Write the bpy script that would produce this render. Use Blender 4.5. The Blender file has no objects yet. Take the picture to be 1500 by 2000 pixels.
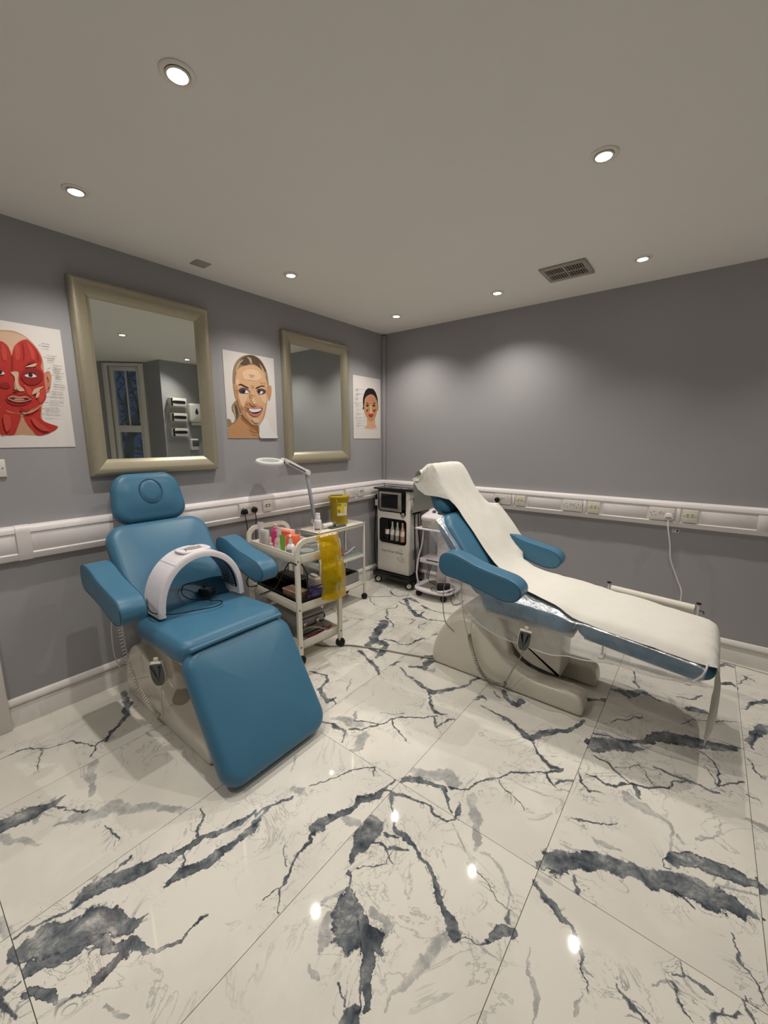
import bpy, bmesh, math, random
from mathutils import Vector, Matrix, noise
random.seed(7)
scene = bpy.context.scene
COL = scene.collection
PI = math.pi

# ------------------------------------------------------------------ camera
cam_data = bpy.data.cameras.new('camera')
cam = bpy.data.objects.new('camera', cam_data); COL.objects.link(cam)
cam_data.sensor_fit = 'HORIZONTAL'; cam_data.sensor_width = 36.0; cam_data.lens = 19.108
cam_data.clip_start = 0.02; cam_data.clip_end = 100
_r = ((0.785504636, -0.107567025, 0.609435642), (0.618852358, 0.139803459, -0.772966203), (-0.002055536, 0.984319221, 0.176384372))
_m = Matrix(_r).to_4x4(); _m.translation = Vector((2.71316, -3.436, 1.4844))
cam.matrix_world = _m
scene.camera = cam

# ------------------------------------------------------------------ world: dusk outside the bay window
world = bpy.data.worlds.new('dusk'); scene.world = world; world.use_nodes = True
_n = world.node_tree.nodes['Background']; _n.inputs[0].default_value = (0.10, 0.22, 0.60, 1); _n.inputs[1].default_value = 0.12

# ------------------------------------------------------------------ exposure and lamp strength (the ceiling downlights light the room)
scene.view_settings.view_transform = 'Standard'; scene.view_settings.look = 'None'
scene.view_settings.gamma = 1.0; scene.view_settings.use_curve_mapping = False
scene.view_settings.exposure = 0.0
LAMP_W = 40.0
LAMP_RGB = (1.0, 0.94, 0.86)
LAMP_CONE = math.radians(128); LAMP_BLEND = 1.0
LAMP_GLOW = 22.0
scene.cycles.max_bounces = 7; scene.cycles.diffuse_bounces = 4; scene.cycles.glossy_bounces = 3; scene.cycles.transparent_max_bounces = 10; scene.cycles.transmission_bounces = 4; scene.cycles.adaptive_threshold = 0.1
H = 2.522                                    # ceiling height
XR, YF = 3.56, -5.0                          # right wall, wall behind the camera

# ------------------------------------------------------------------ helpers
def lin(c):
    return tuple(((v/255.0)/12.92 if v/255.0 <= 0.04045 else ((v/255.0+0.055)/1.055)**2.4) for v in c)
MATS = {}
def mat(name, rgb, rough=0.5, metal=0.0, var=0.06, scale=30.0, bump=0.0, bscale=200.0, spec=0.5, coat=0.0, trans=0.0, alpha=1.0, emit=0.0, ior=1.45, sheen=0.0, sss=0.0):
    m = bpy.data.materials.new(name); m.use_nodes = True; nt = m.node_tree; N = nt.nodes; L = nt.links
    b = N['Principled BSDF']; c = lin(rgb)
    tc = N.new('ShaderNodeTexCoord')
    if var > 0:
        no = N.new('ShaderNodeTexNoise'); no.inputs['Scale'].default_value = scale; no.inputs['Detail'].default_value = 3
        L.new(tc.outputs['Object'], no.inputs['Vector'])
        mx = N.new('ShaderNodeMix'); mx.data_type = 'RGBA'
        mx.inputs[6].default_value = (*[v*(1-var) for v in c], 1); mx.inputs[7].default_value = (*[min(1, v*(1+var)) for v in c], 1)
        L.new(no.outputs['Fac'], mx.inputs[0]); L.new(mx.outputs[2], b.inputs['Base Color'])
    else:
        b.inputs['Base Color'].default_value = (*c, 1)
    b.inputs['Roughness'].default_value = rough; b.inputs['Metallic'].default_value = metal
    b.inputs['Specular IOR Level'].default_value = spec; b.inputs['Coat Weight'].default_value = coat
    b.inputs['Transmission Weight'].default_value = trans; b.inputs['Alpha'].default_value = alpha; b.inputs['IOR'].default_value = ior
    if sheen: b.inputs['Sheen Weight'].default_value = sheen
    if emit:
        b.inputs['Emission Color'].default_value = (*c, 1); b.inputs['Emission Strength'].default_value = emit
    if bump > 0:
        n2 = N.new('ShaderNodeTexNoise'); n2.inputs['Scale'].default_value = bscale; n2.inputs['Detail'].default_value = 2
        L.new(tc.outputs['Object'], n2.inputs['Vector'])
        bp = N.new('ShaderNodeBump'); bp.inputs['Strength'].default_value = bump; bp.inputs['Distance'].default_value = 0.002
        L.new(n2.outputs['Fac'], bp.inputs['Height']); L.new(bp.outputs['Normal'], b.inputs['Normal'])
    MATS[name] = m
    return m

def film(name, rgb, see, rough=0.25, gloss=0.35, wscale=9.0, tint=(1, 1, 1)):
    """thin see-through sheet: part clear, part milky, with a glossy skin"""
    m = bpy.data.materials.new(name); m.use_nodes = True; nt = m.node_tree; N = nt.nodes; L = nt.links
    out = N['Material Output']; N.remove(N['Principled BSDF']); c = (*lin(rgb), 1)
    tc = N.new('ShaderNodeTexCoord')
    tr = N.new('ShaderNodeBsdfTransparent'); tr.inputs[0].default_value = (*tint, 1)
    di = N.new('ShaderNodeBsdfDiffuse'); di.inputs['Color'].default_value = c
    tl = N.new('ShaderNodeBsdfTranslucent'); tl.inputs['Color'].default_value = c
    gl = N.new('ShaderNodeBsdfGlossy'); gl.inputs['Roughness'].default_value = rough
    no = N.new('ShaderNodeTexNoise'); no.inputs['Scale'].default_value = wscale; no.inputs['Detail'].default_value = 4; no.inputs['Distortion'].default_value = 1.2
    L.new(tc.outputs['Object'], no.inputs['Vector'])
    bp = N.new('ShaderNodeBump'); bp.inputs['Strength'].default_value = 0.7; bp.inputs['Distance'].default_value = 0.02
    L.new(no.outputs['Fac'], bp.inputs['Height']); L.new(bp.outputs['Normal'], gl.inputs['Normal'])
    m1 = N.new('ShaderNodeMixShader'); m1.inputs[0].default_value = 0.5; L.new(di.outputs[0], m1.inputs[1]); L.new(tl.outputs[0], m1.inputs[2])
    mr = N.new('ShaderNodeMapRange'); mr.inputs[1].default_value = 0.3; mr.inputs[2].default_value = 0.7; mr.inputs[3].default_value = 1-see-0.06; mr.inputs[4].default_value = min(1, 1-see+0.10)
    L.new(no.outputs['Fac'], mr.inputs[0])
    m2 = N.new('ShaderNodeMixShader'); L.new(mr.outputs[0], m2.inputs[0]); L.new(tr.outputs[0], m2.inputs[1]); L.new(m1.outputs[0], m2.inputs[2])
    fr = N.new('ShaderNodeFresnel'); fr.inputs[0].default_value = 1.4
    ma = N.new('ShaderNodeMath'); ma.operation = 'MULTIPLY'; ma.inputs[1].default_value = gloss*4; ma.use_clamp = True; L.new(fr.outputs[0], ma.inputs[0])
    m3 = N.new('ShaderNodeMixShader'); L.new(ma.outputs[0], m3.inputs[0]); L.new(m2.outputs[0], m3.inputs[1]); L.new(gl.outputs[0], m3.inputs[2])
    L.new(m3.outputs[0], out.inputs['Surface'])
    MATS[name] = m
    return m

class MB:
    """collects shapes, then links them as one mesh object"""
    def __init__(s): s.v = []; s.f = []; s.sm = []
    def add(s, v, f, M=None, smooth=True):
        o = len(s.v)
        s.v += [tuple(M @ Vector(p)) if M else tuple(p) for p in v]
        s.f += [tuple(i+o for i in q) for q in f]; s.sm += [smooth]*len(f)
        return s
    def box(s, c, d, bev=0.0, seg=2, M=None):
        bm = bmesh.new(); bmesh.ops.create_cube(bm, size=1.0)
        for p in bm.verts: p.co = Vector((p.co.x*d[0], p.co.y*d[1], p.co.z*d[2]))
        if bev > 0: bmesh.ops.bevel(bm, geom=bm.edges[:], offset=min(bev, min(d)*0.49), segments=seg, affect='EDGES', profile=0.5)
        T = Matrix.Translation(Vector(c)); T = (M @ T) if M else T
        bm.verts.index_update()
        bm.normal_update()
        for big in (True, False):
            fs = [q for q in bm.faces if (max(abs(q.normal.x), abs(q.normal.y), abs(q.normal.z)) > 0.999) == big]
            if not fs: continue
            used = sorted({p.index for q in fs for p in q.verts}); ix = {a: k for k, a in enumerate(used)}; bm.verts.ensure_lookup_table()
            if big: base = len(s.v); s.add([p.co[:] for p in bm.verts], [[p.index for p in q.verts] for q in fs], T, False)
            else: s.f += [tuple(p.index+base for p in q.verts) for q in fs]; s.sm += [True]*len(fs)
        bm.free(); return s
    def cyl(s, a, b, r, n=16, r2=None, caps=True):
        a = Vector(a); b = Vector(b); r2 = r if r2 is None else r2
        z = (b-a).normalized(); x = z.orthogonal().normalized(); y = z.cross(x)
        v = []; f = []
        for k, (p, q) in enumerate(((a, r), (b, r2))):
            for i in range(n):
                t = 2*PI*i/n; v.append(p + x*(q*math.cos(t)) + y*(q*math.sin(t)))
        for i in range(n): j = (i+1) % n; f.append((i, j, n+j, n+i))
        s.add(v, f, None, True)
        if caps: s.add(v[:n], [tuple(range(n))[::-1]], None, False); s.add(v[n:], [tuple(range(n))], None, False)
        return s
    def lathe(s, prof, n=24, M=None, sx=1.0, sy=1.0):
        v = []; f = []
        for (r, z) in prof:
            for i in range(n):
                t = 2*PI*i/n; v.append((r*math.cos(t)*sx, r*math.sin(t)*sy, z))
        for k in range(len(prof)-1):
            for i in range(n):
                j = (i+1) % n; f.append((k*n+i, k*n+j, (k+1)*n+j, (k+1)*n+i))
        f.append(tuple(range(n))[::-1]); f.append(tuple((len(prof)-1)*n+i for i in range(n)))
        return s.add(v, f, M, True)
    def tube(s, pts, r, n=8, closed=False, rad=None, flat=None):
        P = [Vector(p) for p in pts]; m = len(P); v = []; f = []
        x = None
        for k in range(m):
            if closed: t = (P[(k+1) % m]-P[k-1]).normalized()
            else: t = (P[min(k+1, m-1)]-P[max(k-1, 0)]).normalized()
            if x is None: x = (Vector((0, 0, 1)).cross(t) if abs(t.z) < 0.95 else Vector((0, 1, 0)).cross(t)).normalized()
            x = (x - t*x.dot(t)).normalized(); y = t.cross(x)
            rr = rad[k] if rad else r
            for i in range(n):
                a = 2*PI*i/n
                if flat: v.append(P[k]+x*(flat[0]*math.cos(a))+y*(flat[1]*math.sin(a)))
                else: v.append(P[k]+x*(rr*math.cos(a))+y*(rr*math.sin(a)))
        for k in range(m if closed else m-1):
            k2 = (k+1) % m
            for i in range(n): j = (i+1) % n; f.append((k*n+i, k*n+j, k2*n+j, k2*n+i))
        if not closed: f.append(tuple(range(n))[::-1]); f.append(tuple((m-1)*n+i for i in range(n)))
        return s.add(v, f, None, True)
    def prism(s, prof, axis, a, b, M=None):
        """prof: (p,q) outline; extruded along axis from a to b"""
        def pt(p, q, t): return {'x': (t, p, q), 'y': (p, t, q), 'z': (p, q, t)}[axis]
        n = len(prof); v = [pt(p, q, a) for p, q in prof]+[pt(p, q, b) for p, q in prof]
        f = [(i, (i+1) % n, n+(i+1) % n, n+i) for i in range(n)]+[tuple(range(n))[::-1], tuple(range(n, 2*n))]
        return s.add(v, f, M, False)
    def grid(s, rows, thick=0.0):
        """rows of points -> sheet"""
        m = len(rows); n = len(rows[0]); v = [p for r in rows for p in r]
        f = [(i*n+j, i*n+j+1, (i+1)*n+j+1, (i+1)*n+j) for i in range(m-1) for j in range(n-1)]
        return s.add(v, f, None, True)
    def pad(s, L, W, T, rc=0.06, re=0.04, puff=0.01, M=None, taper=0.0, nc=8, top=6):
        hx, hy = L/2, W/2; rings = []
        def ring(ins, z):
            a, b = max(hx-ins, 0.001), max(hy-ins, 0.001); r = min(max(rc-ins*0.6, 0.003), a, b); out = []
            for (cx, cy, t0) in ((a-r, b-r, 0), (-a+r, b-r, PI/2), (-a+r, -b+r, PI), (a-r, -b+r, 1.5*PI)):
                for i in range(nc+1):
                    t = t0+PI/2*i/nc; px = cx+r*math.cos(t); py = cy+r*math.sin(t)
                    py *= 1-taper*(px/hx+1)/2
                    out.append((px, py, z))
            return out
        ne = 5; re = min(re, T*0.49)
        mi = min(hx, hy)*0.93
        for k in (1, 0.5): rings.append(ring(re+(mi-re)*k, -T/2))
        for k in range(ne+1): t = PI/2*k/ne; rings.append(ring(re*(1-math.sin(t)), -T/2+re*(1-math.cos(t))))
        for k in range(ne+1): t = PI/2*k/ne; rings.append(ring(re*(1-math.cos(t)), T/2-re*(1-math.sin(t))))
        for k in range(1, top+1):
            t = k/top; rings.append(ring(re+(mi-re)*t, T/2+puff*(1-(1-t)**2)))
        n = len(rings[0]); v = [p for r in rings for p in r]; f = []
        for k in range(len(rings)-1):
            for i in range(n): j = (i+1) % n; f.append((k*n+i, k*n+j, (k+1)*n+j, (k+1)*n+i))
        f.append(tuple(range(n))[::-1]); f.append(tuple((len(rings)-1)*n+i for i in range(n)))
        return s.add(v, f, M, True)
    def pillow(s, outline, T, re, puff=0.0, M=None, inner=0.3):
        """outline (closed, counter-clockwise 2D) thickened in z with rounded edges"""
        n = len(outline); P = [Vector((p[0], p[1], 0)) for p in outline]; nor = []
        for i in range(n):
            t = (P[(i+1) % n]-P[i-1]).normalized(); nor.append(Vector((t.y, -t.x, 0)))
        def ring(ins, z): return [(P[i]-nor[i]*ins)+Vector((0, 0, z)) for i in range(n)]
        rings = []; ne = 4; mn = min((max(p.x for p in P)-min(p.x for p in P)), (max(p.y for p in P)-min(p.y for p in P)))*0.3
        mn *= inner/0.3
        if inner: rings.append(ring(mn, -T/2-puff)); rings.append(ring((re+mn)/2, -T/2-puff*0.7))
        for k in range(ne+1): t = PI/2*k/ne; rings.append(ring(re*(1-math.sin(t)), -T/2+re*(1-math.cos(t))))
        for k in range(ne+1): t = PI/2*k/ne; rings.append(ring(re*(1-math.cos(t)), T/2-re*(1-math.sin(t))))
        
        if inner: rings.append(ring((re+mn)/2, T/2+puff*0.7)); rings.append(ring(mn, T/2+puff))
        v = [p for r in rings for p in r]; f = []
        for k in range(len(rings)-1):
            for i in range(n): j = (i+1) % n; f.append((k*n+i, k*n+j, (k+1)*n+j, (k+1)*n+i))
        f.append(tuple(range(n))[::-1]); f.append(tuple((len(rings)-1)*n+i for i in range(n)))
        return s.add(v, f, M, True)
    def build(s, name, m, parent=None):
        me = bpy.data.meshes.new(name); me.from_pydata([tuple(p) for p in s.v], [], s.f)
        me.polygons.foreach_set('use_smooth', s.sm); me.validate(clean_customdata=False); me.update(); me.set_sharp_from_angle(angle=math.radians(48))
        if m is not None: me.materials.append(MATS[m] if isinstance(m, str) else m)
        o = bpy.data.objects.new(name, me); COL.objects.link(o)
        if parent is not None: o.parent = parent
        return o

def spline(pts, per=6, closed=False):
    P = [Vector(p) for p in pts]; n = len(P); out = []
    rng = range(n) if closed else range(n-1)
    for i in rng:
        p0 = P[i-1] if (closed or i > 0) else P[0]; p1 = P[i]; p2 = P[(i+1) % n]; p3 = P[(i+2) % n] if (closed or i+2 < n) else P[-1]
        for k in range(per):
            t = k/per
            out.append(0.5*((2*p1)+(p2-p0)*t+(2*p0-5*p1+4*p2-p3)*t*t+(3*p1-p0-3*p2+p3)*t**3))
    if not closed: out.append(P[-1])
    return out
def frame(o, x, z):
    """matrix with local x along x and local z along z"""
    x = Vector(x).normalized(); z = Vector(z).normalized(); y = z.cross(x).normalized(); z = x.cross(y)
    m = Matrix((x, y, z)).transposed().to_4x4(); m.translation = Vector(o); return m
def tag(o, label, cat, group=None, kind=None):
    o['label'] = label; o['category'] = cat
    if group: o['group'] = group
    if kind: o['kind'] = kind
    return o
def thing(name, label, cat, loc=(0, 0, 0), rz=0.0, group=None):
    o = bpy.data.objects.new(name, None); COL.objects.link(o); o.empty_display_size = 0.05
    o.location = loc; o.rotation_euler = (0, 0, rz)
    return tag(o, label, cat, group)
def struct(o):
    o['kind'] = 'structure'; return o
def copy_tree(o, parent=None):
    c = o.copy(); COL.objects.link(c); c.parent = parent
    for ch in list(o.children): copy_tree(ch, c)
    return c
def text(s, size, M, m, parent, name='printed_text', align='LEFT'):
    cu = bpy.data.curves.new(name, 'FONT'); cu.body = s; cu.size = size; cu.align_x = align; cu.resolution_u = 2
    cu.materials.append(MATS[m]); o = bpy.data.objects.new(name, cu); COL.objects.link(o); o.parent = parent
    o.matrix_local = M; TEXTS.append(o)
    return o
TEXTS = []
def openflat(pts, per=4):
    return [(p.x, p.y) for p in spline([(a, b, 0) for a, b in pts], per)]
def flat(pts, per=5):
    return [(p.x, p.y) for p in spline([(a, b, 0) for a, b in pts], per, True)]

# ------------------------------------------------------------------ materials
mat('wall_paint', (160, 159, 162), 0.75, var=0.02, scale=3, bump=0.06, bscale=500)
mat('ceiling_paint', (240, 236, 230), 0.85, var=0.02, scale=3, bump=0.06, bscale=400)
mat('white_gloss', (226, 221, 216), 0.35, var=0.02)
mat('trunking_white', (232, 226, 226), 0.35, var=0.02)
mat('socket_white', (226, 221, 214), 0.3, var=0.02)
mat('socket_cream', (222, 216, 198), 0.3, var=0.02)
mat('grout', (120, 118, 112), 0.9)
mat('black_plastic', (16, 16, 18), 0.35)
mat('black_rubber', (14, 14, 14), 0.6)
mat('dark_slot', (30, 28, 28), 0.7)
mat('leather_blue', (64, 112, 140), 0.37, var=0.05, scale=8, bump=0.12, bscale=700, spec=0.45)
mat('leather_seam', (28, 72, 98), 0.5)
mat('cream_shell', (216, 210, 196), 0.22, var=0.02, scale=4, coat=0.3)
mat('cream_metal', (206, 200, 186), 0.4, var=0.03)
mat('trolley_white', (222, 217, 204), 0.32, var=0.02)
mat('chrome', (200, 200, 205), 0.15, metal=1.0, var=0.0)
mat('silver', (176, 172, 168), 0.35, metal=0.7, var=0.02)
mat('control_grey', (84, 88, 90), 0.5)
mat('cable_cream', (206, 200, 186), 0.45)
mat('cable_grey', (150, 145, 135), 0.5)
mat('cable_black', (14, 14, 16), 0.45)
mat('cable_white', (225, 222, 218), 0.4)
mat('device_white', (226, 220, 224), 0.35, var=0.02)
mat('led_panel', (24, 34, 48), 0.35)
mat('led_dot', (150, 165, 180), 0.3)
mat('frame_champagne', (178, 170, 148), 0.36, metal=0.55, var=0.10, scale=60)
mat('mirror_glass', (226, 232, 226), 0.0, metal=1.0, var=0.0)
mat('poster_paper', (226, 220, 216), 0.45, var=0.01)
mat('paper_white', (220, 217, 208), 0.85, var=0.03, scale=25, bump=0.7, bscale=45)
mat('paper_roll', (228, 222, 208), 0.8, var=0.02)
mat('sharps_yellow', (172, 148, 16), 0.4, var=0.04)
mat('label_yellow', (226, 206, 60), 0.5)
mat('orange_box', (240, 112, 72), 0.5)
mat('peach_card', (238, 176, 156), 0.6)
mat('pink_liquid', (206, 62, 120), 0.25)
mat('pink_plastic', (238, 180, 178), 0.4)
mat('green_tube', (120, 178, 62), 0.35)
mat('frosted', (216, 214, 208), 0.3, alpha=0.75)
mat('clear_bottle', (222, 220, 214), 0.12, alpha=0.45)
mat('teal_bowl', (110, 160, 165), 0.4)
mat('grey_card', (150, 145, 140), 0.6)
mat('tan_box', (186, 166, 146), 0.6)
mat('brown_card', (140, 106, 88), 0.6)
mat('purple_cloth', (86, 76, 128), 0.8)
mat('maroon', (120, 30, 56), 0.4)
mat('pink_ball', (206, 80, 100), 0.5)
mat('olive', (96, 104, 66), 0.5)
mat('steel_grey', (150, 150, 152), 0.35, metal=0.5)
mat('machine_white', (226, 221, 214), 0.38, var=0.02)
mat('machine_black', (10, 10, 11), 0.18)
mat('screen_dark', (22, 22, 26), 0.08, spec=0.6)
mat('print_grey', (90, 86, 84), 0.6)
mat('print_dark', (60, 56, 56), 0.6)
mat('amber_liquid', (180, 140, 110), 0.3)
mat('lamp_white', (226, 226, 224), 0.3, var=0.02)
mat('lamp_grey', (166, 172, 180), 0.35)
mat('vent_grey', (170, 160, 150), 0.6)
mat('vent_dark', (40, 36, 32), 0.9)
mat('ring_white', (236, 230, 220), 0.35)
mat('plate_grey', (168, 160, 150), 0.6)
mat('reflector', (230, 225, 210), 0.25, metal=0.5, var=0.0)
mat('glass_shelf', (200, 215, 215), 0.05, alpha=0.45)
mat('window_glass', (210, 225, 235), 0.02, alpha=0.12)
mat('bark', (34, 30, 26), 0.9)
mat('leaves_dark', (26, 34, 26), 0.9)
mat('water_blue', (40, 70, 110), 0.4)
mat('glove_black', (20, 20, 22), 0.6)
mat('acrylic', (225, 225, 225), 0.1, alpha=0.35)
for nme, c in dict(skin_tan=(196, 150, 118), skin_pink=(200, 132, 110), scalp=(214, 178, 152), muscle_red=(186, 52, 46), muscle_dark=(150, 38, 36), muscle_deep=(96, 24, 26), muscle_light=(200, 74, 62), hair_light=(186, 166, 138), eye_dark=(40, 34, 40), hair_blonde=(150, 128, 100), hair_dark=(92, 74, 58), hair_black=(28, 20, 24), skin_shadow=(150, 104, 66), skin_mid=(196, 146, 104), skin_light=(216, 172, 134), skin_pale=(226, 190, 158), skin_fade=(226, 204, 194), brow_brown=(62, 40, 36), eye_shadow=(84, 66, 78), eye_white=(226, 222, 218), lip_pink=(204, 124, 116), lip_red=(178, 46, 50), mouth_dark=(54, 24, 28), teeth_white=(232, 230, 228)).items():
    mat(nme, c, 0.45, var=0.16 if ('muscle' in nme or 'hair' in nme) else 0.06, scale=70)
film('plastic_film', (226, 230, 234), 0.71, rough=0.32, gloss=0.09)
film('yellow_film', (226, 196, 26), 0.50, rough=0.35, gloss=0.07, wscale=22, tint=(1.0, 0.86, 0.22))
m = bpy.data.materials.new('lamp_glow'); m.use_nodes = True; MATS['lamp_glow'] = m
_b = m.node_tree.nodes['Principled BSDF']; _b.inputs['Base Color'].default_value = (1, 1, 1, 1)
_b.inputs['Emission Color'].default_value = (1, 0.97, 0.92, 1); _b.inputs['Emission Strength'].default_value = LAMP_GLOW
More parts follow.
